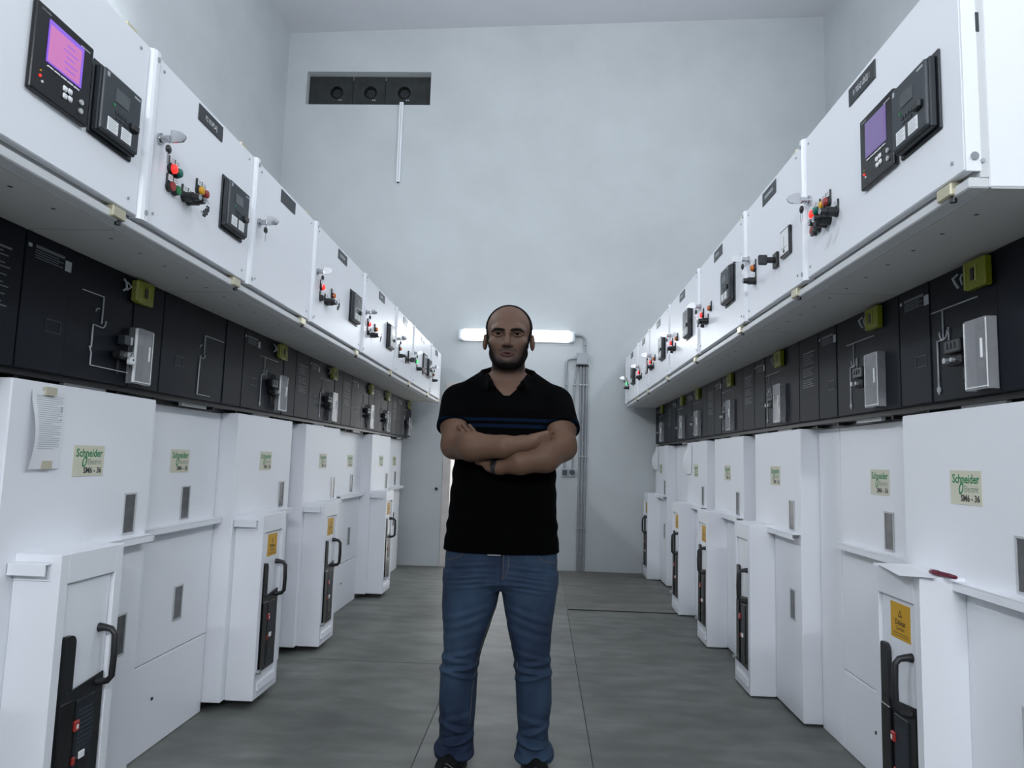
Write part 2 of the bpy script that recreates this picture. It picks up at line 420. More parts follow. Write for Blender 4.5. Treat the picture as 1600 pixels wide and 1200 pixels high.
def hanging_keys(th, x, z):
    def f(m):
        m.tube([(0, -.06, .018), (.01, -.062, .008), (.012, -.06, -.006), (.004, -.058, -.014)], .0013, CHROME, 6)
        for dx, dz in ((.008, -.02), (-.004, -.03), (.016, -.008)):
            m.box(dx-.007, dx+.007, -.062, -.055, dz-.012, dz+.008, BLACK, .002)
        m.box(-.028, -.008, -.06, -.0585, -.036, -.031, CHROME)
    part('hanging_keys', 'h', f, th, (x, 0, z-ZB))

def power_meter(th, x, z, scr, edge):
    def f(m):
        m.box(0, .2, -.014, 0, 0, .205, GLOSSBLACK, .004, 2)
        m.text('Schneider', .008, .012, .19, .0146, GREYINK)
        m.box(.15, .185, -.0146, -.013, .184, .187, GREYINK)
    p = part('power_meter', 'm', f, th, (x, 0, z-ZB))
    def s(m): m.box(.039, .161, -.0162, -.012, .082, .182, edge); m.box(.042, .152, -.0168, -.0160, .085, .171, scr)
    part('screen', scr.name, s, p, label='lit screen')
    if scr is PINK:
        def lines(m):
            for q, (a, b_) in enumerate([(.10, .135), (.095, .14), (.10, .13), (.09, .14), (.1, .128)]): m.box(a, b_, -.0172, -.0168, .098+.014*q, .1005+.014*q, PURPLE)
        part('screen_text', 'l', lines, p)
    def k(m):
        for i in range(5): m.box(.045+.023*i, .063+.023*i, -.0165, -.013, .072, .0755, CARD)
    part('soft_key_strip', 'k', k, p)
    for dx, dz in ((-.011, .007), (.007, .009), (-.009, -.010), (.009, -.008)):
        def kk(m): m.box(-.0075, .0075, -.019, -.013, -.007, .007, CARD, .003)
        part('arrow_key', 'a', kk, p, (.118+dx, 0, .045+dz))
    for dz in (.05, .028):
        def rb(m): m.cyl((0, -.013, 0), (0, -.018, 0), .0065, FRAMEGREY, 14)
        part('round_key', 'r', rb, p, (.168, 0, dz))
    def led(m): m.cyl((0, -.013, 0), (0, -.016, 0), .0033, REDLIT, 8); m.cyl((0, -.013, .012), (0, -.016, .012), .002, YELLOWLENS, 8); m.cyl((.008, -.013, -.01), (.008, -.016, -.01), .003, CARD, 8)
    part('status_light', 's', led, p, (.026, 0, .04))

def relay(th, x, z):
    def f(m):
        m.box(0, .19, -.006, 0, 0, .195, SLATE2, .003); m.box(.006, .18, -.022, -.006, .010, .182, SLATE2, .003)
    p = part('protection_relay', 'r', f, th, (x, 0, z-ZB))
    def fr(m): m.box(.010, .176, -.042, -.029, .014, .178, SLATE, .005, 2); m.box(.018, .028, -.0426, -.041, .158, .17, GREYINK); m.box(.14, .168, -.0424, -.041, .162, .167, GREYINK)
    q = part('front_face', 'f', fr, p, (0, .011, 0))
    def sc(m): m.box(.058, .118, -.0435, -.040, .11, .145, SCREENGREY)
    part('display', 'd', sc, q)
    def gl(m): m.cyl((.055, -.041, .098), (.055, -.0436, .098), .005, GREENOFF, 10)
    part('status_light', 'g', gl, q)
    for dx in (.034, .094):
        def cd(m):
            m.box(0, .044, -.0436, -.041, 0, .034, CARD)
            for t in range(5): m.box(.004, .04 if t % 2 else .034, -.0439, -.0434, .005+.0058*t, .0066+.0058*t, GREYINK)
        part('label_card', 'c', cd, q, (dx, 0, .024))
    def kn(m):
        m.box(.128, .162, -.052, -.041, .066, .088, BLACK, .004)
        for t in range(4): m.box(.062+.014*t, .071+.014*t, -.0436, -.041, .078, .086, BLACK)
        for t in range(3): m.box(.066+.018*t, .076+.018*t, -.0436, -.041, .066, .072, SLATE2)
    part('key_pad', 'k', kn, q)

def ammeter(th, x, z):
    def f(m): m.box(0, .105, -.012, 0, 0, .105, GLOSSBLACK, .003)
    p = part('panel_meter', 'a', f, th, (x, 0, z-ZB))
    def s(m):
        m.box(.008, .097, -.0135, -.011, .008, .097, CARD); m.box(.02, .085, -.014, -.0134, .03, .0315, TEXTBLACK)
        m.cyl((.052, -.0134, .018), (.052, -.016, .018), .006, BLACK, 10); m.box(.0515, .053, -.0142, -.0134, .02, .075, TEXTBLACK)
    part('dial', 's', s, p)

def cam_switch(th, x, z):
    def f(m): m.box(-.025, .025, -.012, 0, -.03, .03, BLACK, .003); m.cyl((0, -.012, 0), (0, -.045, 0), .012, BLACK, 14)
    p = part('cam_switch', 'c', f, th, (x, 0, z-ZB))
    def k(m): m.box(-.008, .008, -.075, -.04, -.02, .02, BLACK, .004)
    part('knob', 'k', k, p)

def cabinet(side, i, W, y0, y1, spec, label):
    loc, rz, sc = row_frame(side, y0, y1, A_X, B_X, ZB)
    th = thing('control_cabinet', label, 'control cabinet', loc, rz, sc, 'white control cabinets on the %s row' % ('left' if side == 'L' else 'right'))
    def body(m):
        m.box(0, W, .05, 1.0, .002, ZT-ZB-.006, WHITE, .003)
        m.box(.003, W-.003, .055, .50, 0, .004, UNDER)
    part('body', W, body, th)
    def rail(m):
        m.box(0, W, .006, .05, 0, .024, RAIL, .003); m.box(0, W, .03, .05, .024, ZT-ZB-.01, RAIL)
        for k in range(int(W/.15)): m.cyl((.08+.15*k, .12, .002), (.08+.15*k, .12, -.0004), .006, SLATE, 8)
    part('front_rail', W, rail, th)
    def door(m):
        m.box(.046, W-.004, 0, .024, .04, ZT-ZB, WHITE2, .003)
        for x_, z_ in ((.075, ZT-ZB-.03), (.075, .075), (W-.05, ZT-ZB-.03), (W-.05, .075)): m.cyl((x_, 0, z_), (x_, -.003, z_), .0045, STEEL, 8)
    d = part('door', W, door, th)
    def strip(m):
        m.prism([(0, .024), (0, .004), (.006, -.007), (.016, -.011), (.032, -.011), (.041, -.007), (.047, .004), (.047, .024)], 'z', .036, ZT-ZB+.002, WHITE2)
        for z_ in (.06, ZT-ZB-.022): m.cyl((.024, -.011, z_), (.024, -.0135, z_), .0075, STEEL, 12)
    part('edge_strip', 's', strip, d)
    def hinge(m):
        m.box(0, .06, -.004, .03, .004, .034, BRASS, .003); m.cyl((.045, .01, .004), (.045, .01, -.008), .008, BLACK, 10)
    part('hinge', 'low', hinge, th, (W-.115, 0, 0))
    def hinge2(m): m.box(.0, .05, .004, .03, ZT-ZB-.004, ZT-ZB+.012, BRASS, .002)
    part('hinge', 'top', hinge2, th, (W-.115, 0, 0))
    for s in spec:
        k = s[0]
        if k == 'plate':
            def pf(m):
                m.box(-.088, .088, -.003, 0, -.0275, .0275, PLATE, .001)
                if s[1]: m.text(s[1], .023, 0, -.008, .0034, INK, 'CENTER', .008, .084 if len(s[1]) < 12 else .108)
                elif s[2]:
                    for q in range(s[2]): m.box(-.055+.016*q, -.043+.016*q, -.0034, -.003, -.007, .007, GREYINK)
            part('name_plate', (s[1], s[2]), pf, th, (W/2+.005, 0, 2.309-ZB))
        elif k == 'lock': key_lock(th)
        elif k == 'lamps': lamp_plate(th, s[1], s[2], s[3], None)
        elif k == 'keys': hanging_keys(th, s[1], s[2])
        elif k == 'meter': power_meter(th, s[1], 1.983, s[2], s[3])
        elif k == 'relay': relay(th, s[1], 1.982)
        elif k == 'ammeter': ammeter(th, s[1], 1.988)
        elif k == 'cam': cam_switch(th, s[1], 2.005)
    if side == 'R' and i == 0:   # open near end of the row: the slot and bolt in the flange
        def fl(m):
            m.box(W, W+.0015, .032, .040, .355, .40, SLATE); m.cyl((W, .036, .06), (W+.004, .036, .06), .005, STEEL, 8)
            pass
        part('flange_bolts', 'x', fl, th)
        def es(m): m.box(W-.004, W+.001, .001, .034, .037, ZT-ZB, WHITE2, .001); m.cyl((W, .018, .07), (W+.005, .018, .07), .009, CHROME, 14)
        part('end_strip', 'x', es, d)
    return th

L1 = ('lamps', .132, 2.033, [('lamp', REDLIT), ('lamp', TEAL)])
L2 = ('lamps', .130, 1.977, [('push', REDOFF), ('push', GREENOFF)])
LS = ('lamps', .222, 1.979, [('key', None), ('key', None)])
LY2 = ('lamps', .309, 2.033, [('lamp', YELLOWLENS), ('lamp', REDOFF)])
L1S = ('lamps', .132, 2.033, [('lamp', REDLIT)])
L1G = ('lamps', .15, 2.033, [('lamp', GREENLIT)])
L2S = ('lamps', .132, 1.977, [('push', BLACK)])
LYS = ('lamps', .325, 2.033, [('lamp', ORANGE)])
LO = ('lamps', .16, 2.033, [('lamp', ORANGE)])
LK = ('lamps', .16, 1.977, [('key', None)])
FEED = [('lock',), L1S, L2S, ('lamps', .215, 1.979, [('key', None), ('key', None)]), LYS, ('keys', .275, 2.0)]

def cabinets():
    W = [1, .75, .75, 1, 1, .75, 1, .75]; y = .9136
    specs = [
        ([('plate', '', 6), ('meter', .537, PINK, PURPLE), ('relay', .752)], 'white control cabinet nearest the camera on the left, glowing pink screen beside a relay'),
        ([('plate', 'F2 KUPLAJ', 0), ('lock',), L1, L2, LS, LY2, ('keys', .27, 1.985), ('relay', .487)], 'white control cabinet with F2 nameplate, key lock, coloured buttons and one relay'),
        ([('plate', '', 0), ('lock',)], 'plain white control cabinet with only a key lock and a blank dark plate'),
        ([('plate', '', 6), *FEED, ('relay', .69)], 'fourth control cabinet from the camera on the left, lit red lamp and dark relay'),
        ([('plate', '', 5), *FEED, ('relay', .70)], 'fifth control cabinet from the camera on the left, past the fourth with its same relay'),
        ([('plate', '', 5), ('lock',), LO, LK, ('ammeter', .54), ('cam', .47)], 'narrow sixth control cabinet on the left with a black cam switch and small meter'),
        ([('plate', '', 5), ('lock',), L1G, LS, ('meter', .53, SCREENGREY, CARD), ('relay', .75)], 'control cabinet on the left with a green lit lamp, second from the back wall'),
        ([('plate', '', 4), ('lock',), LO, LK], 'last control cabinet on the left, against the back wall'),
    ]
    for i, (w_, (sp, lb)) in enumerate(zip(W, specs)):
        cabinet('L', i, w_, y, y+w_, sp, lb); y += w_
    W = [1, .75, 1, 1, 1, .75, 1]; y = RY
    R1 = [('lamps', .116, 2.03, [('lamp', TEAL), ('lamp', REDLIT)][::-1]), ('lamps', .116, 1.974, [('push', REDOFF), ('push', GREENOFF)]),
          ('lamps', .202, 2.03, [('lamp', YELLOWLENS), ('lamp', REDOFF)]), ('lamps', .293, 1.978, [('key', None)]), ('lamps', .202, 1.972, [('key', None), ('key', None)]), ('keys', .26, 1.975)]
    specs = [
        ([('plate', 'F1 TEİAŞ GİRİŞ 1', 0), ('lock',), *R1, ('meter', .512, LILAC, LILAC), ('relay', .728)], 'white control cabinet nearest the camera on the right, dim violet screen and open end'),
        ([('plate', '', 7), ('lock',), LO, LK, ('ammeter', .54), ('cam', .47)], 'second control cabinet from the camera on the right, square white dial and black cam switch'),
        ([('plate', '', 5), *FEED, ('relay', .66)], 'third control cabinet from the camera on the right, first of three alike with red lamps'),
        ([('plate', '', 5), *FEED, ('relay', .66)], 'fourth control cabinet from the camera on the right, middle of three alike'),
        ([('plate', '', 5), *FEED, ('relay', .66)], 'fifth control cabinet from the camera on the right, last of three alike'),
        ([('plate', '', 5), ('lock',), L1S, L2S, LS, ('ammeter', .56)], 'narrow sixth control cabinet on the right with a small dark meter'),
        ([('plate', '', 4), ('lock',), L1G, LS, ('relay', .62)], 'last control cabinet on the right with a green lit lamp, by the back wall'),
    ]
    for i, (w_, (sp, lb)) in enumerate(zip(W, specs)):
        cabinet('R', i, w_, y, y+w_, sp, lb); y += w_

# ------------------------------------------------------------------ switchgear cubicles below
PN = .088                                   # flat covers sit this far behind the deep ones
def brand_label(th, x, z, yoff):
    def f(m):
        m.box(0, .158, -.0015, 0, 0, .098, LABELBEIGE)
        m.text('Schneider', .036, .012, .062, .0019, GREEN, 'LEFT', .022, .136)
        n = 24; a, b_ = .0115, .0175; sh = .28
        ring = lambda ra, rb: [(.057+ra*math.cos(t)+sh*rb*math.sin(t), -.0019, .046+rb*math.sin(t)) for t in [2*math.pi*k/n for k in range(n)]]
        m.add(ring(a, b_)+ring(a*.52, b_*.66), [(k, (k+1) % n, n+(k+1) % n, n+k) for k in range(n)], GREEN)
        m.text('Electric', .026, .072, .037, .0019, GREEN2, 'LEFT', 0, .070)
        m.text('SM6 - 36', .026, .148, .010, .0019, TEXTBLACK, 'RIGHT', .03)
    return part('brand_label', 'b', f, th, (x, yoff, z))
def view_window(th, x, z, yoff, h=.145):
    def f(m):
        t = .006
        m.box(0, .076, -.004, 0, 0, t, FRAMEGREY); m.box(0, .076, -.004, 0, h-t, h, FRAMEGREY)
        m.box(0, t, -.004, 0, t, h-t, FRAMEGREY); m.box(.076-t, .076, -.004, 0, t, h-t, FRAMEGREY)
    p = part('viewing_window', h, f, th, (x, yoff, z), 'grey viewing window')
    def g(m): m.box(.006, .07, -.0015, 0, .006, h-.006, PANE)
    part('pane', h, g, p)
def lip(th, x0, x1, yoff):
    def f(m):
        m.box(x0, x1, -.04, 0, .022, .025, WHITE); m.box(x0, x1, -.04, -.037, 0, .023, WHITE); m.box(x0, x1, -.037, -.028, 0, .003, WHITE)
    part('shelf_lip', (x0, x1), f, th, (0, yoff, .866))

def breaker_bay(th, sticker, shift=0):
    """protruding breaker compartment: a cover with a recessed door, handle and black mechanism"""
    X0, X1, N, Z0, Z1 = .050, .352, .134, .038, .900
    a, b_, zo = .087, .314, .815
    def f(m):
        m.box(X0, a, -N, .0, Z0, Z1, WHITE, .002); m.box(b_, X1, -N, .0, Z0, Z1, WHITE, .002)
        m.box(a-.001, b_+.001, -N, 0, zo, Z1, WHITE, .002); m.box(a-.001, b_+.001, -N, 0, Z0, .11, WHITE, .002)
        m.box(a, b_, -N+.02, 0, .1, zo+.01, WHITE)
        m.prism([(-N+.001, .075), (-N-.008, .075), (-N-.003, .105), (-N+.001, .105)], 'x', a, b_, WHITE)
    p = part('breaker_bay', 'b', f, th, (shift, 0, 0))
    def d(m): m.box(a+.003, b_-.003, -N+.011, -N+.02, .11, zo-.003, WHITE2, .002)
    part('bay_door', 'd', d, p)
    def mech(m):
        m.box(a+.006, b_-.012, -N+.002, -N+.012, .15, .50, BLACK)
        m.prism([(a+.05, .497), (b_-.012, .497), (b_-.012, .52), (a+.08, .505)], 'y', -N+.003, -N+.007, BLACK)
        m.box(a+.012, a+.072, -N-.006, -N+.004, .155, .48, GLOSSBLACK, .003)
        m.box(a+.09, b_-.05, -N-.002, -N+.004, .17, .47, SLATE2, .002)
        for q in range(9): m.box(a+.10, b_-.055, -N-.003, -N-.001, .33+.013*q, .336+.013*q, mat('blue print', (.03, .04, .06), .5))
        m.box(a+.11, b_-.07, -N-.003, -N-.001, .21, .30, GLOSSBLACK)
    p2 = part('breaker_mechanism', 'm', mech, p)
    def lev(m):
        r = .024; pts = [(0, 0)]+[(.002*0+.048-r+r*math.cos(t), .36-r+r*math.sin(t)) for t in [k*math.pi/2/6 for k in range(7)]]+[(.004, .36), (0, .352)]
        m.prism([(0, 0), (.052, 0), (.052, .17), (.048, .19)]+pts[1:], 'y', -.013, 0, BLACK)
        m.cyl((.024, -.013, .10), (.024, -.016, .10), .004, SLATE, 8); m.cyl((.024, -.013, .20), (.024, -.016, .20), .004, SLATE, 8)
    part('lever_cover', 'l', lev, p, (a+.012, -N+.010, .305))
    def red(m): m.box(0, .022, -.012, 0, 0, .03, REDOFF, .003); m.box(.006, .014, -.013, -.011, .008, .02, CARD)
    part('trip_button', 'r', red, p, (a+.078, -N+.002, .385), 'red trip button')
    def red2(m): m.box(0, .014, -.008, 0, 0, .022, REDOFF, .002); m.box(.03, .055, -.008, 0, .008, .028, CARD, .001)
    part('trip_flag', 'r', red2, p, (a+.085, -N+.002, .29))
    def h(m):
        zt, zb, o = .655, .495, .052
        pts = [(0, 0, zt), (0, -.02, zt), (0, -o+.012, zt-.004), (0, -o, zt-.018), (0, -o-.002, (zt+zb)/2), (0, -o, zb+.018), (0, -o+.012, zb+.004), (0, -.02, zb), (0, 0, zb)]
        m.tube(pts, [.014, .0105, .0095, .0095, .0095, .0095, .0095, .0105, .014], RUBBER, 12)
    part('door_handle', 'h', h, p, (b_-.04, -N+.012, 0), 'black pull handle')
    def lk(m): m.cyl((0, 0, 0), (0, -.02, 0), .01, STEEL, 12); m.tube([(-.012, -.014, -.004), (0, -.02, .012), (.012, -.014, -.004)], .003, STEEL, 6)
    part('bay_lock', 'l', lk, p, (a-.012, -N, .165))
    if sticker:
        def st(m):
            m.box(0, .122, -.0012, 0, 0, .107, AMBER)
            m.add([(.061-.013, -.0016, .066), (.061+.013, -.0016, .066), (.061, -.0016, .088)], [(0, 1, 2)], TEXTBLACK)
            m.add([(.061-.0075, -.0019, .0692), (.061+.0075, -.0019, .0692), (.061, -.0019, .082)], [(0, 1, 2)], AMBER)
            m.text('Dikkat', .024, .061, .042, .0016, TEXTBLACK, 'CENTER', .012)
            m.text('Gerilim', .017, .061, .026, .0016, TEXTBLACK, 'CENTER')
            for q in range(2): m.box(.012, .11, -.0015, -.001, .009+.007*q, .0105+.007*q, TEXTBLACK)
        part('warning_sticker', 's', st, p, (.148, -N+.011, .692), 'yellow warning sticker')
    def hk(m):
        m.box(0, .004, -.098, .01, -.033, -.003, WHITE, .001); m.box(0, .03, -.098, .01, -.004, 0, WHITE, .001); m.box(.026, .03, -.098, .01, -.05, 0, WHITE, .001)
    part('side_grip', 'g', hk, p, (X0-.03, -.012, .878))

MIMIC = mat('mimic white line', (.50, .52, .55), .5)
def control_panel(th, W, kind, text):
    Z0, Z1 = 1.42, 1.8095
    def f(m):
        m.box(.003, .199, -.0, .06, Z0, Z1, DARK, .002); m.box(.201, .549, .003, .06, Z0, Z1, DARK2, .001); m.box(.552, .747, 0, .06, Z0, Z1, DARK, .002)
        m.box(0, W, .02, .09, Z0+.001, Z1, BLACK)
    p = part('control_panel', W, f, th)
    def sq(m):
        for q in ((0, .067, 0, .0025), (0, .067, .0355, .038), (0, .0025, 0, .038), (.0645, .067, 0, .038)): m.box(q[0], q[1], -.0012, 0, q[2], q[3], BLACK)
    part('blank_square', 's', sq, p, (.108, 0, 1.538))
    if W > .9:
        def s2(m):
            m.box(.753, .997, 0, .06, Z0, Z1, DARK, .002)
            for q in range(16):
                if q in (4, 9): continue
                m.box(.80, .95-.05*((q*37) % 5)/5, -.0008, 0, 1.575+.0105*q, 1.578+.0105*q + (.003 if q == 15 else 0), mat('dim ink', (.13, .14, .16), .5))
        part('text_panel', text, s2, p)
    if kind != 'bare':
        def doc(m):
            m.box(.0, .014, -.001, 0, .03, .04, GREYINK); m.box(.03, .155, -.001, 0, .033, .042, mat('dim ink', (.13, .14, .16), .5))
            for q in range(4): m.box(.03, .15-.02*(q % 2), -.001, 0, .004+.007*q, .0065+.007*q, mat('dim ink', (.13, .14, .16), .5))
            m.box(.16, .188, -.001, 0, .0, .032, GREYINK)
        part('rating_plate', 'd', doc, p, (.01, 0, 1.735))
    yx = {'far': .535, 'near': .44, 'bare': 0}[kind]
    B = .0023
    def bars(m, pts, y=-.001):
        for (xa, za), (xb, zb) in zip(pts[:-1], pts[1:]):
            L = math.hypot(xb-xa, zb-za); nx, nz = -(zb-za)/L*B/2, (xb-xa)/L*B/2
            v = [(xa+nx, y, za+nz), (xb+nx, y, zb+nz), (xb-nx, y, zb-nz), (xa-nx, y, za-nz)]
            m.add(v+[(q[0], .004, q[2]) for q in v], [(0,1,2,3),(0,4,5,1),(1,5,6,2),(2,6,7,3),(3,7,4,0)], MIMIC)
    arc = lambda cx, cz, r, a0, a1: [(cx+r*math.cos(a0+(a1-a0)*k/6), cz+r*math.sin(a0+(a1-a0)*k/6)) for k in range(7)]
    def mim(m):
        if kind == 'bare':
            bars(m, [(.53, 1.697), (.35, 1.697), (.35, 1.615)]); bars(m, arc(.338, 1.617, .022, -.2, -2.6)); bars(m, [(.318, 1.602), (.313, 1.44), (.43, 1.44)])
            bars(m, arc(.322, 1.64, .012, 1.2, 3.1))
        elif text == 'riser':
            bars(m, [(.263, 1.70), (.375, 1.70), (.375, 1.61)]); bars(m, arc(.375, 1.618, .022, .2, -1.57)); bars(m, [(.375, 1.597), (.331, 1.60), (.331, 1.525)])
            bars(m, [(.322, 1.528), (.333, 1.507), (.333, 1.467), (.545, 1.467)]); bars(m, arc(.352, 1.645, .012, 1.2, 3.1))
        else:
            x0 = yx-.33; xm = yx-.165
            bars(m, [(x0+.1, 1.70), (yx+.02, 1.70)]); bars(m, [(xm, 1.70), (xm, 1.61)]); bars(m, arc(xm, 1.628, .022, .3, -3.4))
            bars(m, [(xm, 1.606), (xm-.035, 1.606), (xm-.035, 1.44)]); bars(m, arc(xm-.035, 1.455, .008, 0, 6.28)); bars(m, [(xm+.03, 1.64), (xm+.03, 1.60)])
    part('mimic_lines', (kind, text), mim, p, label='white mimic diagram lines')
    if kind == 'bare': return
    def yel(m):
        m.box(0, .098, -.024, 0, 0, .083, YELLOWCLEAR, .004); m.box(.034, .05, -.0265, -.02, .024, .058, BLACK); m.box(.056, .062, -.027, -.02, .02, .066, YELLOWEDGE)
        m.box(-.012, .002, -.02, 0, .005, .078, YELLOWEDGE, .002); m.box(.004, .01, -.026, -.02, .006, .076, YELLOWEDGE)
    part('yellow_cover', 'y', yel, p, (yx, 0, 1.718), 'translucent yellow cover')
    def cl(m): m.tube([(0, -.004, 0), (-.006, -.016, -.012), (.004, -.014, -.03), (0, -.004, -.04)], .004, GREYINK, 8); m.tube([(.022, -.004, -.005), (.03, -.014, -.02), (.02, -.004, -.034)], .003, GREYINK, 8)
    part('hook_pair', 'h', cl, p, (yx-.065, 0, 1.785), 'small grey hooks')
    def fl(m):
        m.box(0, .105, -.03, -.027, 0, .198, CLEAR); m.box(0, .003, -.028, 0, 0, .198, CLEAR); m.box(.102, .105, -.028, 0, 0, .198, CLEAR)
        m.box(0, .105, -.028, 0, .195, .198, CLEAR)
    fp = part('clear_flap', 'f', fl, p, (yx, 0, 1.43), 'clear hinged plastic flap')
    def edg(m): m.box(.1025, .1055, -.0312, -.029, .004, .194, CARD); m.box(-.0003, .002, -.0312, -.029, .004, .194, CARD); m.box(.002, .103, -.0308, -.0295, .006, .009, CARD)
    part('flap_edge', 'e', edg, fp, label='pale flap edge')
    def hin(m): m.cyl((-.003, -.026, .004), (-.003, -.026, .194), .004, CARD, 8); m.box(.078, .086, -.034, -.028, .085, .14, CARD, .002)
    part('flap_hinge', 'h', hin, fp)
    def fcont(m):
        m.box(.02, .05, -.004, 0, .065, .112, SLATE); m.box(.006, .10, -.003, 0, .01, .03, SLATE2)
        m.box(.03, .075, -.012, 0, .14, .17, BLACK, .003)
    part('flap_contents', 'c', fcont, fp)
    def ct(m):
        m.box(0, .085, -.028, 0, .02, .062, BLACK, .004)
        for q in range(3): m.box(.012+.02*q, .022+.02*q, -.03, -.027, .035, .052, SLATE)
    if text != 'riser': part('selector_block', 's', ct, p, (yx-.115, 0, 1.53), 'black selector block')
    def ct2(m): m.box(0, .08, -.035, 0, 0, .028, BLACK, .005); m.cyl((.02, -.03, .014), (.02, -.05, .014), .009, STEEL, 10); m.cyl((.05, -.03, .014), (.05, -.046, .014), .007, STEEL, 10)
    part('operating_handle', 'o', ct2, p, (yx-.095, 0, 1.513 if text != 'riser' else 1.506), 'black operating handle')
    if text == 'riser':
        def pk(m): m.box(0, .03, -.05, -.034, 0, .025, CARD, .003); m.tube([(.005, -.042, .022), (.005, -.042, .036), (.015, -.042, .042), (.025, -.042, .036), (.025, -.042, .022)], .0028, CHROME, 8); m.box(.012, .018, -.051, -.049, .012, .019, TEXTBLACK)
        part('padlock', 'p', pk, p, (yx-.062, 0, 1.49), 'white padlock')
        def gb(m): m.box(0, .04, -.03, 0, 0, .034, SLATE, .003); m.box(.03, .04, -.034, 0, .002, .03, GREYINK, .002)
        part('push_block', 'g', gb, p, (yx-.07, 0, 1.556), 'grey push block')
    def hol(m):
        for q in range(2): m.cyl((.02, .001, .02-.035*q), (.02, -.002, .02-.035*q), .007-.002*q, BLACK, 12)
        m.box(.014, .026, -.0012, .001, -.002, .03, BLACK)
    part('crank_socket', 'c', hol, p, (yx-.075, 0, 1.475))

def cubicle(side, W, y0, y1, kind, bay, sticker, panel, text, label):
    loc, rz, sc = row_frame(side, y0, y1, AB_X, BB_X, 0)
    th = thing('switchgear_cubicle', label, 'switchgear cubicle', loc, rz, sc, 'switchgear cubicles of the %s row' % ('left' if side == 'L' else 'right'))
    zf = .002 if side == 'L' else .0305      # lowest local height that stands on the floor
    def body(m):
        m.box(0, W, .30, 1.35, zf, 1.8095, WHITE); m.box(0, W, .125, .30, zf, 1.40, WHITE)
        m.box(0, W, .09, .30, 1.40, 1.8095, BLACK); m.box(0, W, .1, .125, zf, .06, BLACK)
    part('body', (W, side), body, th)
    def ch(m):
        m.box(0, W, .03, .09, 1.402, 1.419, BLACK); m.box(0, W, .085, .10, 1.386, 1.41, BLACK)
        for q in range(int(W/.25)): m.box(.07+.25*q, .085+.25*q, .05, .09, 1.389, 1.405, BLACK)
        m.box(.28, .5, .045, .06, 1.388, 1.404, FRAMEGREY)
    part('base_channel', W, ch, th)
    control_panel(th, W, panel, text)
    if kind == 'deep':
        def cov(m): m.box(.001, .749, 0, .125, .04, 1.388, WHITE, .004)
        part('front_cover', 'deep', cov, th)
        if W > .9:
            def st(m): m.box(.752, W-.002, PN, .125, zf, 1.385, WHITE, .002)
            part('side_strip', (W, side), st, th)
        brand_label(th, .29, 1.11, 0); view_window(th, .586, .90, 0); view_window(th, .586, .478, 0)
        lip(th, (.382 if text == 'riser' else .352) if bay else .03, .735, 0)
        if bay: breaker_bay(th, sticker, .03 if text == 'riser' else 0)
    else:
        def cov(m):
            m.box(.002, W-.002, PN, .125, .357, 1.385, WHITE, .003); m.box(.002, W-.002, PN, .125, zf, .353, WHITE, .002)
            m.cyl((.3, PN, .2), (.3, PN-.004, .2), .007, SLATE, 8)
        part('front_cover', ('flat', W, side), cov, th)
        brand_label(th, .302, 1.107, PN); view_window(th, .414, .903, PN); view_window(th, .416, .478, PN)
        lip(th, .02, .735, PN)
    return th

def cubicles():
    L = [(1, 'deep', 1, 0, 'near', 'a', 'nearest cubicle on the left, only its dark text panel in view'),
         (.75, 'deep', 1, 0, 'far', 'riser', 'left cubicle nearest the camera with a taped paper and padlocked control panel'),
         (.75, 'flat', 0, 0, 'bare', 'bare', 'narrow flat cubicle on the left with only line drawing on its dark panel'),
         (1, 'deep', 1, 1, 'near', 'a', 'fourth cubicle on the left with a breaker bay and yellow sticker, after the flat cubicle'),
         (1, 'deep', 1, 1, 'near', 'a', 'fifth cubicle on the left, breaker bay with yellow sticker in mid row'),
         (.75, 'flat', 0, 0, 'far', 'f', 'flat sixth cubicle on the left with a shelf lip and no breaker bay'),
         (1, 'deep', 1, 1, 'near', 'a', 'seventh cubicle on the left, farthest yellow sticker bay of that row'),
         (.75, 'flat', 0, 0, 'far', 'f', 'last flat cubicle on the left, against the back wall')]
    y = .9136
    for W, k, bay, st, pn, tx, lb in L: cubicle('L', W, y, y+W, k, bay, st, pn, tx, lb); y += W
    R = [(1, 'deep', 1, 1, 'near', 'a', 'nearest cubicle on the right, large yellow sticker and a red pen on its bay'),
         (.75, 'flat', 0, 0, 'far', 'f', 'flat second cubicle on the right, clear flap and yellow cover above its lip'),
         (1, 'deep', 1, 0, 'near', 'a', 'third cubicle on the right, breaker bay without a yellow sticker'),
         (1, 'deep', 1, 1, 'near', 'a', 'fourth cubicle on the right, yellow sticker bay just beyond the bay without one'),
         (1, 'deep', 1, 1, 'near', 'a', 'fifth cubicle on the right, narrow paper hanging on its cover above the bay'),
         (.75, 'flat', 0, 0, 'far', 'f', 'flat sixth cubicle on the right, tucked between two breaker bays'),
         (1, 'deep', 1, 1, 'near', 'a', 'last cubicle on the right by the back wall, farthest breaker bay')]
    y = RY
    for W, k, bay, st, pn, tx, lb in R: cubicle('R', W, y, y+W, k, bay, st, pn, tx, lb); y += W

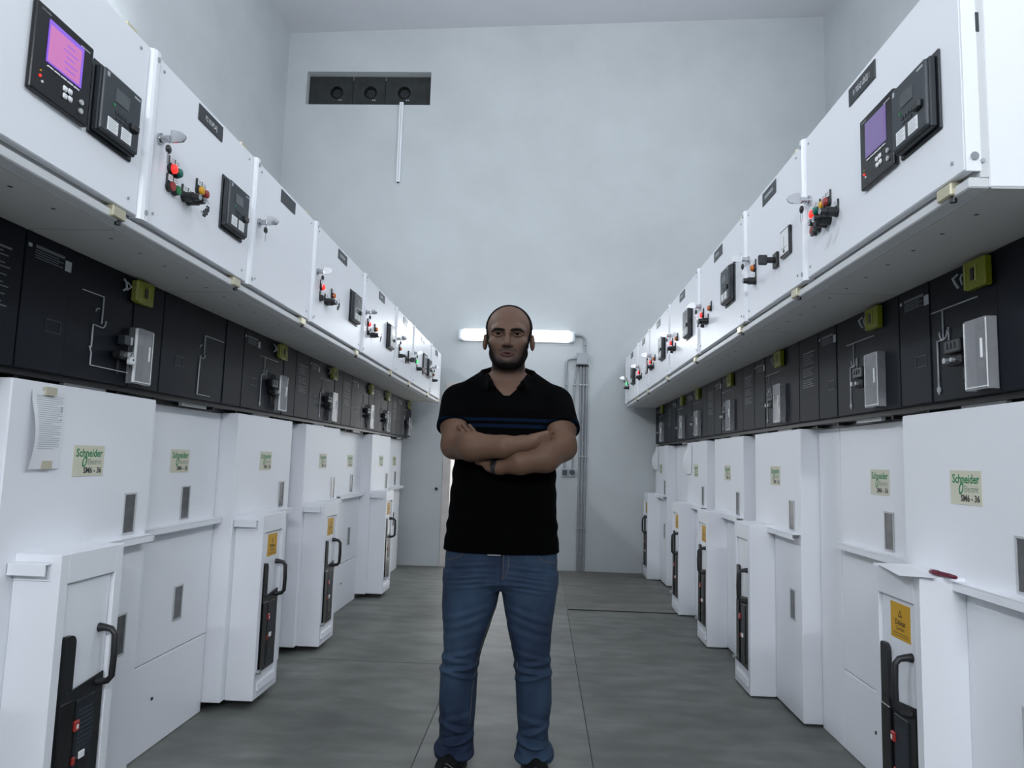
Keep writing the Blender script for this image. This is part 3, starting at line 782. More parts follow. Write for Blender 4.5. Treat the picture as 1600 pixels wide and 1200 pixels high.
# ------------------------------------------------------------------ loose things
def taped_paper(label, loc, rz, w_, h, lines, curl):
    th = thing('taped_paper', label, 'paper', loc, rz, group='papers taped on the cubicles')
    m = MB(); nx, nz = 10, 14; v = []; f = []
    def pos(i, k):
        u, t = i/nx, k/nz
        bulge = .004+curl*(math.sin(math.pi*min(1, t*1.15))*.6*(1-u)**1.3 + .35*(1-t)*(1-u))
        return (u*w_*(1-.06*(1-t)*u), -bulge, t*h)
    for d in (0, .0006):
        for i in range(nx+1):
            for k in range(nz+1): p = pos(i, k); v.append((p[0], p[1]+d, p[2]))
    q = (nx+1)*(nz+1)
    for i in range(nx):
        for k in range(nz):
            a = i*(nz+1)+k; f.append((a, a+nz+1, a+nz+2, a+1)); f.append((q+a, q+a+1, q+a+nz+2, q+a+nz+1))
    m.add(v, f, PAPER, True); m.build('sheet', th)
    if lines:
        t = MB()
        for r in range(lines):
            k0 = .93-.70*r/lines
            u0, u1 = .12, .92-.35*((r*29) % 7)/7*(r % 3 == 1)
            segs = 8
            for s in range(segs):
                ua, ub = u0+(u1-u0)*s/segs, u0+(u1-u0)*(s+1)/segs
                def P(u, t_):
                    b = .004+curl*(math.sin(math.pi*min(1, t_*1.15))*.6*(1-u)**1.3+.35*(1-t_)*(1-u))
                    return (u*w_*(1-.06*(1-t_)*u), -b-.0006, t_*h)
                t.add([P(ua, k0), P(ub, k0), P(ub, k0+.008), P(ua, k0+.008)], [(0, 1, 2, 3)], GREYINK)
            if r in (5, 6, 7, 11): t.add([P(.86, k0), P(.91, k0), P(.91, k0+.016), P(.86, k0+.016)], [(0, 1, 2, 3)], TEXTBLACK)
        t.build('printed_lines', th)
    for (x, z) in () if not lines else ((w_*.45, h-.012), (w_*.5, .0)):
        tp = MB(); b = .006+curl*.25
        tp.box(x-.02, x+.025, -b, -.001, z, z+.024, TAPE); tp.build('tape', th)
    return th

def loose():
    taped_paper('creased printed sheet taped to the nearest left cubicle cover', (AB_X, 1.992, 1.135), math.pi/2, .15, .228, 26, .026)
    taped_paper('narrow blank paper hanging on the fifth right cubicle cover', (BB_X, 6.30, 1.128), -math.pi/2, .19, .24, 0, .05)
    taped_paper('curled blank paper on the farthest right cubicle by the wall', (BB_X, 8.05, 1.14), -math.pi/2, .19, .24, 0, .05)
    z = 1.2+(.900-1.2)*KZ+.0005
    m = MB(); P = [(1.09, 2.47), (1.06, 2.22), (1.155, 2.19), (1.205, 2.42)]
    n = 8; v = []; f = []
    for d in (0, -.0006):
        for i in range(n+1):
            for k in range(n+1):
                a, b = i/n, k/n
                x = (P[0][0]*(1-a)+P[3][0]*a)*(1-b)+(P[1][0]*(1-a)+P[2][0]*a)*b; y = (P[0][1]*(1-a)+P[3][1]*a)*(1-b)+(P[1][1]*(1-a)+P[2][1]*a)*b
                v.append((x, y, z+.0012+.012*max(0, (.35-a)/.35)**2*(1-b)+d))
    q = (n+1)**2
    for i in range(n):
        for k in range(n): a = i*(n+1)+k; f.append((a, a+1, a+n+2, a+n+1)); f.append((q+a, q+a+n+1, q+a+n+2, q+a+1))
    m.add(v, f, PAPER, True)
    tag(m.build('paper_sheet'), 'loose white sheet lying on top of the nearest right breaker bay', 'paper')
    pen = thing('marker_pen', 'dark red marker pen lying on the nearest right breaker bay', 'pen', (1.188, 2.222, z+.0085), math.radians(98))
    b = MB(); b.tube([(-.058, 0, 0), (-.054, 0, 0), (-.03, 0, 0), (.012, 0, 0)], [.003, .0055, .0075, .0078], PENRED, 14); b.build('barrel', pen)
    b = MB(); b.tube([(.013, 0, 0), (.035, 0, 0), (.054, 0, 0), (.059, 0, 0)], [.0082, .0078, .0058, .003], PENRED, 14); b.build('cap', pen)
    b = MB(); b.box(.018, .052, -.0015, .0015, .0075, .009, PENRED); b.build('clip', pen)

room(); fittings(); cabinets(); cubicles(); loose()

# ------------------------------------------------------------------ the standing man (distance fields meshed with surface nets)
def smin(a, b, k):
    h = np.clip(.5+.5*(b-a)/k, 0, 1); return b*(1-h)+a*h-k*h*(1-h)
def smax(a, b, k): return -smin(-a, -b, k)
def ell(c, r):
    r = np.array(r, np.float32)
    def f(x, y, z):
        px, py, pz = (x-c[0]), (y-c[1]), (z-c[2])
        k0 = np.sqrt((px/r[0])**2+(py/r[1])**2+(pz/r[2])**2); k1 = np.sqrt((px/r[0]**2)**2+(py/r[1]**2)**2+(pz/r[2]**2)**2)
        return k0*(k0-1)/np.maximum(k1, 1e-6)
    R = max(r); return f, np.array(c)-R, np.array(c)+R
def rc(a, b, ra, rb):
    a = np.array(a, np.float32); b = np.array(b, np.float32); d = b-a; L2 = float(d@d)
    def f(x, y, z):
        px, py, pz = x-a[0], y-a[1], z-a[2]
        t = np.clip((px*d[0]+py*d[1]+pz*d[2])/L2, 0, 1)
        return np.sqrt((px-t*d[0])**2+(py-t*d[1])**2+(pz-t*d[2])**2)-(ra+(rb-ra)*t)
    R = max(ra, rb); return f, np.minimum(a, b)-R, np.maximum(a, b)+R
def loft(rows, soft=1.0):
    """rows: z, cx, cy, half width, half depth"""
    A = np.array(rows, np.float32); A = A[A[:, 0].argsort()]
    def f(x, y, z):
        g = lambda k: np.interp(z, A[:, 0], A[:, k]).astype(np.float32)
        cx, cy, a, b = g(1), g(2), g(3), g(4)
        px, py = np.abs(x-cx)/a, np.abs(y-cy)/b
        q = (px**2.3+py**2.3)**(1/2.3)
        d = (q-1)*np.minimum(a, b)
        return np.maximum(d, np.maximum(A[0, 0]-z, z-A[-1, 0]))
    lo = np.array([(A[:, 1]-A[:, 3]).min(), (A[:, 2]-A[:, 4]).min(), A[0, 0]]); hi = np.array([(A[:, 1]+A[:, 3]).max(), (A[:, 2]+A[:, 4]).max(), A[-1, 0]])
    return f, lo, hi

class Field:
    def __init__(s, lo, hi, h):
        s.lo = np.array(lo, np.float32); s.h = h; s.n = np.ceil((np.array(hi)-s.lo)/h).astype(int)+1
        s.d = np.full(s.n, .08, np.float32)
        s.ax = [s.lo[i]+h*np.arange(s.n[i], dtype=np.float32) for i in range(3)]
    def sl(s, lo, hi, m):
        a = np.clip(np.floor((np.array(lo)-m-s.lo)/s.h).astype(int), 0, s.n); b = np.clip(np.ceil((np.array(hi)+m-s.lo)/s.h).astype(int)+1, 0, s.n)
        q = tuple(slice(i, j) for i, j in zip(a, b))
        return q, s.ax[0][q[0]][:, None, None], s.ax[1][q[1]][None, :, None], s.ax[2][q[2]][None, None, :]
    def add(s, prim, k=.01):
        f, lo, hi = prim; q, x, y, z = s.sl(lo, hi, .03+k)
        if min(s.d[q].shape) == 0: return s
        s.d[q] = smin(s.d[q], np.minimum(f(x, y, z), .08), k); return s
    def cut(s, prim, k=.005):
        f, lo, hi = prim; q, x, y, z = s.sl(lo, hi, .02+k)
        if min(s.d[q].shape) == 0: return s
        s.d[q] = smax(s.d[q], -f(x, y, z), k); return s
    def sub(s, lo, hi):
        q, x, y, z = s.sl(lo, hi, 0); o = Field.__new__(Field); o.h = s.h; o.q = q
        o.ax = [x.ravel(), y.ravel(), z.ravel()]; o.lo = np.array([a[0] for a in o.ax], np.float32); o.n = np.array([len(a) for a in o.ax]); o.d = np.full(o.n, .08, np.float32); return o
    def merge(s, o, k): s.d[o.q] = smin(s.d[o.q], o.d, k)
    def coords(s): return s.ax[0][:, None, None], s.ax[1][None, :, None], s.ax[2][None, None, :]
    def net(s):
        d = s.d; neg = d < 0; nx, ny, nz = s.n
        cnt = np.zeros((nx-1, ny-1, nz-1), np.uint8)
        C = [(i, j, k) for i in (0, 1) for j in (0, 1) for k in (0, 1)]
        for i, j, k in C: cnt += neg[i:nx-1+i, j:ny-1+j, k:nz-1+k]
        I = np.argwhere((cnt > 0) & (cnt < 8)); N = len(I)
        val = {c: d[I[:, 0]+c[0], I[:, 1]+c[1], I[:, 2]+c[2]] for c in C}
        acc = np.zeros((N, 3)); num = np.zeros(N)
        for c in C:
            for a in range(3):
                if c[a]: continue
                e = list(c); e[a] = 1; e = tuple(e); v0, v1 = val[c], val[e]
                m = (v0 < 0) != (v1 < 0); t = v0[m]/(v0[m]-v1[m])
                p = np.tile(np.array(c, float), (m.sum(), 1)); p[:, a] = t; acc[m] += p; num[m] += 1
        V = s.lo+(I+acc/num[:, None])*s.h
        idx = np.full((nx-1, ny-1, nz-1), -1, np.int32); idx[I[:, 0], I[:, 1], I[:, 2]] = np.arange(N)
        F = []
        for a in range(3):
            b, c = (a+1) % 3, (a+2) % 3
            s0 = [slice(0, n) for n in s.n]; s1 = list(s0); s0[a] = slice(0, s.n[a]-1); s1[a] = slice(1, s.n[a])
            ch = neg[tuple(s0)] != neg[tuple(s1)]; E = np.argwhere(ch)
            E = E[(E[:, b] > 0) & (E[:, c] > 0) & (E[:, b] < s.n[b]-1) & (E[:, c] < s.n[c]-1)]
            q = []
            for db, dc in ((-1, -1), (0, -1), (0, 0), (-1, 0)):
                P = E.copy(); P[:, b] += db; P[:, c] += dc; q.append(idx[P[:, 0], P[:, 1], P[:, 2]])
            Q = np.stack(q, 1); inside = neg[E[:, 0], E[:, 1], E[:, 2]]
            Q[~inside] = Q[~inside][:, ::-1]; F.append(Q)
        return V, np.concatenate(F)

PX, PY = -.154, 2.95
def field_mesh(field, name, mats, parent=None):
    V, F = field.net(); V = V-np.array([PX, PY, 0])
    me = bpy.data.meshes.new(name); me.vertices.add(len(V)); me.vertices.foreach_set('co', V.astype(np.float32).ravel())
    me.loops.add(F.size); me.loops.foreach_set('vertex_index', F.astype(np.int32).ravel())
    me.polygons.add(len(F)); me.polygons.foreach_set('loop_start', np.arange(0, F.size, 4, dtype=np.int32))
    me.update(calc_edges=True); me.validate()
    me.polygons.foreach_set('use_smooth', [True]*len(me.polygons))
    for m in mats: me.materials.append(m)
    o = link(name, me, parent); return o

HC = np.array([-.151, 2.932, 1.705])          # head centre at eye level
def H(x, y, z): return (HC[0]+x, HC[1]+y, HC[2]+z)
def skull(fd):
    A = lambda p, k=.01: fd.add(p, k)
    A(ell(H(0, .016, .036), (.0925, .110, .095)))
    A(ell(H(0, -.012, -.052), (.0745, .079, .090)), .03)
    for s in (-1, 1):
        A(rc(H(s*.054, .012, -.07), H(s*.026, -.052, -.108), .019, .021), .03)
        A(ell(H(s*.050, -.056, -.034), (.028, .026, .022)), .03)
    A(ell(H(0, -.068, -.114), (.030, .022, .022)), .025)
def head(fd):
    A = lambda p, k=.01: fd.add(p, k)
    skull(fd)
    A(rc(H(0, .035, -.07), H(0, .060, -.20), .066, .073), .02)
    for s in (-1, 1):
        fd.cut(ell(H(s*.038, -.104, -.002), (.023, .020, .0135)), .012)
        A(rc(H(s*.014, -.093, .017), H(s*.034, -.0895, .0215), .0095, .0095), .022)
        A(rc(H(s*.034, -.0895, .0215), H(s*.060, -.068, .014), .0075, .006), .03)
        for (a, b, r) in (((.021, -.0845, .001), (.030, -.090, .0075), .0042), ((.030, -.090, .0075), (.046, -.0885, .0075), .0045), ((.046, -.0885, .0075), (.058, -.078, .0015), .0042),
                          ((.022, -.0845, -.003), (.032, -.089, -.0095), .0036), ((.032, -.089, -.0095), (.046, -.0865, -.0095), .0036), ((.046, -.0865, -.0095), (.058, -.078, -.002), .0036)):
            A(rc(H(s*a[0], a[1], a[2]), H(s*b[0], b[1], b[2]), r, r), .004)
        A(ell(H(s*.015, -.100, -.0475), (.0085, .012, .0085)), .008)
        A(ell(H(s*.0985, .014, -.020), (.011, .022, .034)), .010)
        fd.cut(ell(H(s*.112, .008, -.016), (.008, .010, .016)), .006)
    A(rc(H(0, -.096, .008), H(0, -.112, -.030), .0085, .0105), .014)
    A(rc(H(0, -.112, -.030), H(0, -.117, -.043), .0115, .0125), .010)
    for s in (-1, 1): fd.cut(ell(H(s*.0085, -.108, -.0575), (.0048, .008, .005)), .003)
    A(rc(H(-.026, -.086, -.081), H(-.006, -.0945, -.0765), .0034, .0040), .005); A(rc(H(.026, -.086, -.081), H(.006, -.0945, -.0765), .0034, .0040), .005)
    A(rc(H(-.006, -.0945, -.0765), H(.006, -.0945, -.0765), .0040, .0040), .005)
    A(rc(H(-.020, -.087, -.0865), H(0, -.0935, -.0900), .0036, .0050), .005); A(rc(H(.020, -.087, -.0865), H(0, -.0935, -.0900), .0036, .0050), .005)
    fd.cut(rc(H(-.024, -.0965, -.0822), H(.024, -.0965, -.0822), .0022, .0022), .003)

TORSO = [(.835, -.158, 2.975, .236, .142), (.90, -.158, 2.975, .229, .140), (1.0, -.157, 2.975, .219, .136), (1.09, -.156, 2.975, .2155, .134), (1.19, -.154, 2.975, .2085, .134),
         (1.30, -.153, 2.978, .207, .138), (1.40, -.153, 2.985, .205, .136), (1.47, -.153, 2.992, .190, .112), (1.52, -.153, 2.998, .150, .090), (1.565, -.153, 3.0, .100, .075)]
def torso(off):
    f, lo, hi = loft(TORSO); return (lambda x, y, z: f(x, y, z)+off), lo, hi
SHR, ELR = (-.352, 2.99, 1.435), (-.351, 2.862, 1.252)     # his right arm, left in the picture
SHL, ELL_ = (.046, 2.99, 1.435), (.081, 2.858, 1.257)
def hand(fd, wrist, knuckle, normal, tips, thumb, pr=.022):
    """palm from wrist to the middle knuckle, four bent fingers and a thumb"""
    W_, K = Vector(wrist), Vector(knuckle); d = (K-W_).normalized(); n = Vector(normal).normalized(); s = d.cross(n).normalized()
    for t in (-.026, -.009, .009, .026):
        fd.add(rc(W_+s*t*.7+d*.012, K+s*t, .014, .0125), .014)
    for (off, L, bend, r) in tips:
        p = K+s*off; dd = d.copy(); q = p
        for k in range(3):
            dd = (dd*math.cos(bend[k])+n*math.sin(bend[k])).normalized(); e = q+dd*L*(.45, .31, .24)[k]
            fd.add(rc(q, e, r*(1, .95, .88)[k], r*(.95, .88, .80)[k]), .005); q = e
    b = W_+s*thumb[0]*.6+d*.03; q = b
    for v, r0, r1 in thumb[1]:
        e = q+s*v[0]+d*v[1]+n*v[2]; fd.add(rc(q, e, r0, r1), .008); q = e

def body_field(h):
    fd = Field((-.46, 2.62, .98), (.16, 3.14, 1.865), h)
    A = lambda p, k=.02: fd.add(p, k)
    A(torso(.012), .001)
    # under the open collar
    A(ell((-.152, 2.965, 1.455), (.10, .082, .075)), .03)
    for s, S_ in ((-1, SHR), (1, SHL)):
        A(rc((-.153+s*.03, 3.0, 1.565), (S_[0]-s*.02, S_[1], 1.455), .030, .040), .03)
    ra = fd.sub((-.46, 2.64, 1.10), (.14, 3.10, 1.53)); B = lambda p, k=.02: ra.add(p, k)
    # his right arm: upper arm, forearm across the front, hand tucked inside the other arm
    B(rc(SHR, (-.356, 2.915, 1.33), .066, .058), .02); B(rc((-.356, 2.915, 1.33), ELR, .058, .048), .02)
    B(rc(ELR, (-.272, 2.772, 1.248), .050, .055), .03); B(rc((-.272, 2.772, 1.248), (-.15, 2.738, 1.250), .054, .041), .02)
    B(rc((-.15, 2.738, 1.250), (-.075, 2.745, 1.264), .040, .030), .02); B(rc((-.075, 2.745, 1.264), (-.045, 2.752, 1.269), .029, .0275), .015)
    hand(ra, (-.045, 2.752, 1.269), (.020, 2.800, 1.281), (.15, 1, 0), [(-.027, .070, (.7, .3, .2), .0088), (-.009, .080, (.7, .3, .2), .0092), (.009, .084, (.7, .3, .2), .0092), (.027, .076, (.7, .3, .2), .0088)],
         (.022, [((.0, .02, .014), .013, .012), ((.0, .02, .02), .011, .0095)]))
    la = fd.sub((-.36, 2.64, 1.08), (.16, 3.10, 1.53)); B = lambda p, k=.02: la.add(p, k)
    # his left arm: forearm below, wrist passing behind the other forearm, fingers up on the right biceps
    B(rc(SHL, (.072, 2.915, 1.33), .066, .058), .02); B(rc((.072, 2.915, 1.33), ELL_, .058, .048), .02)
    B(rc(ELL_, (.012, 2.782, 1.212), .050, .053), .03); B(rc((.012, 2.782, 1.212), (-.085, 2.752, 1.190), .052, .042), .02)
    B(rc((-.085, 2.752, 1.190), (-.165, 2.776, 1.174), .041, .029), .02); B(rc((-.165, 2.776, 1.174), (-.19, 2.786, 1.174), .028, .027), .015)
    hand(la, (-.19, 2.788, 1.176), (-.252, 2.812, 1.246), (0, -1, .15), [(-.027, .100, (-.05, .15, .25), .0088), (-.009, .118, (-.05, .15, .3), .0092), (.009, .112, (-.05, .15, .3), .0094), (.027, .092, (-.05, .15, .25), .0088)],
         (-.022, [((-.02, .02, 0), .014, .012), ((-.008, .032, 0), .011, .0095)]))
    fd.merge(ra, .012); fd.merge(la, .0025)
    head(fd)
    return fd

def skin_mat():
    m = bpy.data.materials.new('skin'); m.use_nodes = True; nt = m.node_tree; b = nt.nodes['Principled BSDF']
    at = nt.nodes.new('ShaderNodeAttribute'); at.attribute_name = 'tone'
    nz = nt.nodes.new('ShaderNodeTexNoise'); nz.inputs['Scale'].default_value = 55; nz.inputs['Detail'].default_value = 4
    tc = nt.nodes.new('ShaderNodeTexCoord'); nt.links.new(tc.outputs['Object'], nz.inputs['Vector'])
    mr = nt.nodes.new('ShaderNodeMapRange'); mr.inputs[3].default_value = .88; mr.inputs[4].default_value = 1.12; nt.links.new(nz.outputs['Fac'], mr.inputs[0])
    mx = nt.nodes.new('ShaderNodeVectorMath'); mx.operation = 'SCALE'; nt.links.new(at.outputs['Color'], mx.inputs[0]); nt.links.new(mr.outputs[0], mx.inputs['Scale'])
    nt.links.new(mx.outputs[0], b.inputs['Base Color']); b.inputs['Roughness'].default_value = .55; b.inputs['Specular IOR Level'].default_value = .25
    b.inputs['Subsurface Weight'].default_value = .08; b.inputs['Subsurface Radius'].default_value = (.01, .004, .002); b.inputs['Subsurface Scale'].default_value = .5
    return m

def denim_mat():
    m = bpy.data.materials.new('faded denim'); m.use_nodes = True; nt = m.node_tree; b = nt.nodes['Principled BSDF']
    tc = nt.nodes.new('ShaderNodeTexCoord')
    def nz(scale, vec, det):
        mp = nt.nodes.new('ShaderNodeMapping'); mp.inputs['Scale'].default_value = vec; nt.links.new(tc.outputs['Object'], mp.inputs[0])
        n = nt.nodes.new('ShaderNodeTexNoise'); n.inputs['Scale'].default_value = scale; n.inputs['Detail'].default_value = det; nt.links.new(mp.outputs[0], n.inputs['Vector']); return n
    r = nt.nodes.new('ShaderNodeValToRGB'); e = r.color_ramp.elements
    e[0].position = .40; e[0].color = (.0045, .014, .042, 1); e[1].position = .64; e[1].color = (.024, .052, .098, 1)
    nt.links.new(nz(4.5, (1, 1, .7), 7).outputs['Fac'], r.inputs[0])
    g = nt.nodes.new('ShaderNodeMapRange'); g.inputs[3].default_value = .72; g.inputs[4].default_value = 1.28
    nt.links.new(nz(420, (1, 1, .25), 2).outputs['Fac'], g.inputs[0])
    mx = nt.nodes.new('ShaderNodeVectorMath'); mx.operation = 'SCALE'; nt.links.new(r.outputs[0], mx.inputs[0]); nt.links.new(g.outputs[0], mx.inputs['Scale'])
    nt.links.new(mx.outputs[0], b.inputs['Base Color']); b.inputs['Roughness'].default_value = .85
    return m

def shirt_mat():
    m = bpy.data.materials.new('black polo knit'); m.use_nodes = True; nt = m.node_tree; b = nt.nodes['Principled BSDF']
    tc = nt.nodes.new('ShaderNodeTexCoord'); sp = nt.nodes.new('ShaderNodeSeparateXYZ'); nt.links.new(tc.outputs['Object'], sp.inputs[0])
    r = nt.nodes.new('ShaderNodeValToRGB'); e = r.color_ramp.elements; r.color_ramp.interpolation = 'CONSTANT'
    mr = nt.nodes.new('ShaderNodeMapRange'); mr.inputs[1].default_value = 1.30; mr.inputs[2].default_value = 1.40; nt.links.new(sp.outputs[2], mr.inputs[0])
    k, bl = (.0007, .0007, .0009, 1), (.0022, .0075, .020, 1)
    e[0].position = 0; e[0].color = k; e[1].position = .27; e[1].color = bl
    for p, c in ((.42, k), (.53, bl), (.66, k)): q = e.new(p); q.color = c
    nt.links.new(mr.outputs[0], r.inputs[0]); nt.links.new(r.outputs[0], b.inputs['Base Color'])
    b.inputs['Roughness'].default_value = .95; b.inputs['Specular IOR Level'].default_value = .06
    return m

def person():
    fd = body_field(.0022)
    skin = skin_mat(); body = field_mesh(fd, 'person', [skin]); body.location = (PX, PY, 0)
    tag(body, 'man in a black polo shirt and blue jeans standing with folded arms, facing the camera', 'person')
    me = body.data; n = len(me.vertices); co = np.zeros(n*3, np.float32); me.vertices.foreach_get('co', co); co = co.reshape(-1, 3)
    q = co+np.array([PX, PY, 0], np.float32)-HC.astype(np.float32)
    col = np.tile(np.array([.125, .070, .045], np.float32), (n, 1))
    face = (q[:, 2] > -.4)*(np.abs(q[:, 0]) < .13)*(q[:, 2] > -.26); col[face.astype(bool)] = (.112, .063, .043)
    def blend(mask, c): col[:] = col*(1-mask[:, None])+np.array(c, np.float32)*mask[:, None]
    ss = lambda e0, e1, v: (lambda t: t*t*(3-2*t))(np.clip((v-e0)/(e1-e0), 0, 1))
    x, y, z = np.abs(q[:, 0]), q[:, 1], q[:, 2]
    front = ss(.0, -.03, y)*(z > -.15)
    # five o'clock shadow fading up the cheeks, moustache, then lips
    jaw = ss(-.062, -.118, z-1.6*np.maximum(x-.040, 0))*ss(.045, -.0, y)*ss(-.160, -.128, z)
    jaw = jaw*ss(.0925, .086, x)
    blend(jaw*.93*(1-np.exp(-((x/.02)**2+((z+.103)/.008)**2))*.6), (.0095, .0075, .007))
    mous = np.exp(-(((z+.066+.10*np.maximum(x-.012, 0))/.0075)**2))*ss(.044, .03, x)*(y < -.07); blend(mous*.6, (.024, .018, .016))
    lips = np.exp(-(((z+.0832)/.0085)**4))*ss(.030, .022, x)*(y < -.082); blend(lips*.85, (.062, .020, .020))
    brow = np.exp(-(((z+.0)/.016)**2))*ss(.012, .02, x)*ss(.07, .05, x)*(y < -.05); blend(brow*.25, (.075, .04, .028))
    a = me.color_attributes.new('tone', 'FLOAT_COLOR', 'POINT'); a.data.foreach_set('color', np.c_[col, np.ones(n)].astype(np.float32).ravel())
    # hair: short sides and back, thin on top
    hair = mat('short black hair', (.006, .0055, .0055), .8, spec=.1, bump=(260, .6)); beard = mat('dark stubble beard', (.009, .007, .0065), .9, spec=.05, bump=(300, .5))
    fh = Field((-.27, 2.80, 1.55), (-.03, 3.08, 1.86), .0025); skull(fh); base = fh.d.copy(); X, Y, Z = fh.coords()
    hx, hy, hz = X-HC[0], Y-HC[1], Z-HC[2]
    hl = hy+.020-.004*np.sin(hx*160)*np.exp(-(hx/.05)**2)+.004*np.exp(-(hx/.05)**2)+.028*np.clip((-.0-hz)/.03, 0, 1)*0
    reg = np.maximum(-hl, -.045-hz); reg = np.maximum(reg, -(hy-.02+ (hz+.0)*.0)*0-1)
    thick = .0052
    fh.d = np.maximum(np.maximum(base-thick, -(base+.006)), reg).astype(np.float32)
    field_mesh(fh, 'hair', [hair], body)
    fb = Field((-.27, 2.80, 1.53), (-.03, 3.06, 1.76), .0022); skull(fb); base = fb.d.copy(); X, Y, Z = fb.coords()
    hx, hy, hz = np.abs(X-HC[0]), Y-HC[1], Z-HC[2]
    top = hz+.120-np.clip((hx-.030)/.052, 0, 1)**1.6*.100          # jawline, rising into the sideburns
    reg = np.maximum(np.maximum(top, hy-.028), -.150-hz)
    lipgap = .0245-np.sqrt((hx/1.15)**2+(hz+.088)**2); reg = np.maximum(reg, np.where(hy < -.04, lipgap, -1))
    fb.d = np.maximum(np.maximum(base-.0013, -(base+.006)), reg).astype(np.float32)
    field_mesh(fb, 'beard', [beard], body)
    O = Vector((PX, PY, 0))
    for s in (-1, 1):
        m = MB(); pts = [H(s*.011, -.1025, .0110), H(s*.022, -.1020, .0140), H(s*.036, -.1010, .0160), H(s*.050, -.0935, .0150), H(s*.064, -.0790, .0085)]
        m.tube([Vector(p)-O for p in pts], [.0044, .0068, .0070, .0060, .0028], hair, 10, .9); m.build('eyebrow', body)
        m = MB(); c = Vector(H(s*.0385, -.0765, -.001))-O
        m.sphere(c, .0135, mat('eye white', (.16, .145, .135), .5, spec=.15), 20); e = m.build('eye', body)
        m = MB(); g = Vector((s*-.04, -1, -.05)).normalized(); m.cyl(c+g*.0122, c+g*.0140, .0076, mat('brown iris', (.004, .003, .0025), .9, spec=0), 20, .0066); m.build('iris', e)
    # polo shirt
    fs = Field((-.47, 2.76, .82), (.17, 3.14, 1.62), .003)
    fs.add(torso(0), .001)
    for s, S_ in ((-1, SHR), (1, SHL)):
        fs.add(rc((-.153+s*.05, 3.0, 1.545), (S_[0]-s*.015, S_[1], 1.452), .046, .058), .04)
    X, Y, Z = fs.coords()
    fold = .0018*np.sin(Z*95+X*22+2*np.sin(X*17))*np.exp(-((Z-.93)/.06)**2)+.0018*np.sin(Z*70-np.abs(X-PX)*60)*np.exp(-((Z-1.12)/.07)**2)
    fs.d += fold.astype(np.float32)
    for S_, mid, E_ in ((SHR, (-.357, 2.915, 1.33), ELR), (SHL, (.073, 2.915, 1.33), ELL_)):
        sl = Field(fs.lo, fs.lo+np.array(fs.n-1)*fs.h, fs.h)
        sl.n = fs.n; sl.d = np.full(fs.n, .08, np.float32); sl.ax = fs.ax
        sl.add(rc(S_, mid, .077, .0735), .001); sl.add(rc(mid, Vector(mid)+(Vector(E_)-Vector(mid))*.5, .0735, .076), .01)
        a = (Vector(E_)-Vector(mid)).normalized(); p = Vector(mid)+a*.006
        cut = (X-p.x)*a.x+(Y-p.y)*a.y+(Z-p.z)*a.z
        sl.d = np.maximum(sl.d, cut.astype(np.float32)); fs.d = smin(fs.d, sl.d, .018).astype(np.float32)
    # open neck: round at the back, V with a placket in front
    hz = Z-1.458; v = np.maximum(np.abs(X+.150)-.0115-np.clip(hz, 0, 1)*.98, -hz)
    fs.d = np.maximum(fs.d, -np.maximum(v, Y-2.96)).astype(np.float32)
    fs.cut(rc((-.151, 2.962, 1.62), (-.151, 2.985, 1.565), .078, .070), .004)
    cl = [(-.151, 3.055, 1.575), (-.205, 3.04, 1.572), (-.235, 2.99, 1.558), (-.233, 2.935, 1.536), (-.218, 2.892, 1.512)]
    for s in (-1, 1):
        P = [(-.151+s*abs(p[0]+.151), p[1], p[2]) for p in cl]
        for a, b in zip(P[:-1], P[1:]):
            fs.add(rc(a, b, .0105, .0105), .006); a2 = Vector(a)+Vector((s*.012, .0, -.018)); b2 = Vector(b)+Vector((s*.012, 0, -.018)); fs.add(rc(a2, b2, .010, .010), .008)
        fs.add(rc(P[-1], (-.151+s*.082, 2.872, 1.478), .0095, .006), .006); fs.add(rc(P[-1], (-.151+s*.045, 2.862, 1.487), .009, .005), .006)
    sh = shirt_mat(); field_mesh(fs, 'polo_shirt', [sh], body)
    # jeans
    fj = Field((-.47, 2.79, .010), (.17, 3.14, .90), .003)
    LL = [(.056, -.319, 2.958, .0765, .116), (.080, -.320, 2.962, .0745, .110), (.10, -.315, 2.972, .069, .098), (.142, -.314, 2.975, .0675, .083), (.25, -.3135, 2.97, .0735, .082), (.376, -.3105, 2.955, .0735, .082), (.45, -.2985, 2.955, .0760, .086),
          (.53, -.288, 2.96, .0915, .096), (.57, -.285, 2.965, .100, .104), (.615, -.280, 2.97, .110, .112), (.70, -.272, 2.975, .117, .125), (.75, -.268, 2.977, .118, .130)]
    RR = [(.056, -.002, 2.958, .0755, .116), (.080, -.004, 2.962, .0725, .110), (.10, -.010, 2.972, .062, .098), (.142, -.0115, 2.975, .0590, .080), (.25, -.010, 2.97, .070, .081), (.36, -.0155, 2.955, .0715, .082), (.44, -.0245, 2.955, .0735, .086),
          (.53, -.034, 2.96, .087, .096), (.57, -.036, 2.965, .093, .104), (.615, -.038, 2.97, .102, .112), (.70, -.043, 2.975, .116, .125), (.75, -.047, 2.977, .118, .130)]
    fj.add(loft(LL), .001); fj.add(loft(RR), .012)
    fj.add(loft([(.685, -.157, 2.985, .205, .10), (.715, -.157, 2.978, .226, .130), (.80, -.157, 2.975, .2275, .134), (.885, -.157, 2.975, .222, .130)]), .02)
    X, Y, Z = fj.coords(); fz = np.clip((2.98-Y)/.05, 0, 1)
    def fold(cx, zc, slope, amp, wid, curve=0, half=.09):
        d = Z-(zc+slope*(X-cx)+curve*(X-cx)**2)
        return amp*(np.exp(-(d/wid)**2)-.7*np.exp(-((d-1.6*wid)/wid)**2))*np.exp(-((X-cx)/half)**2)*fz
    w_ = 0
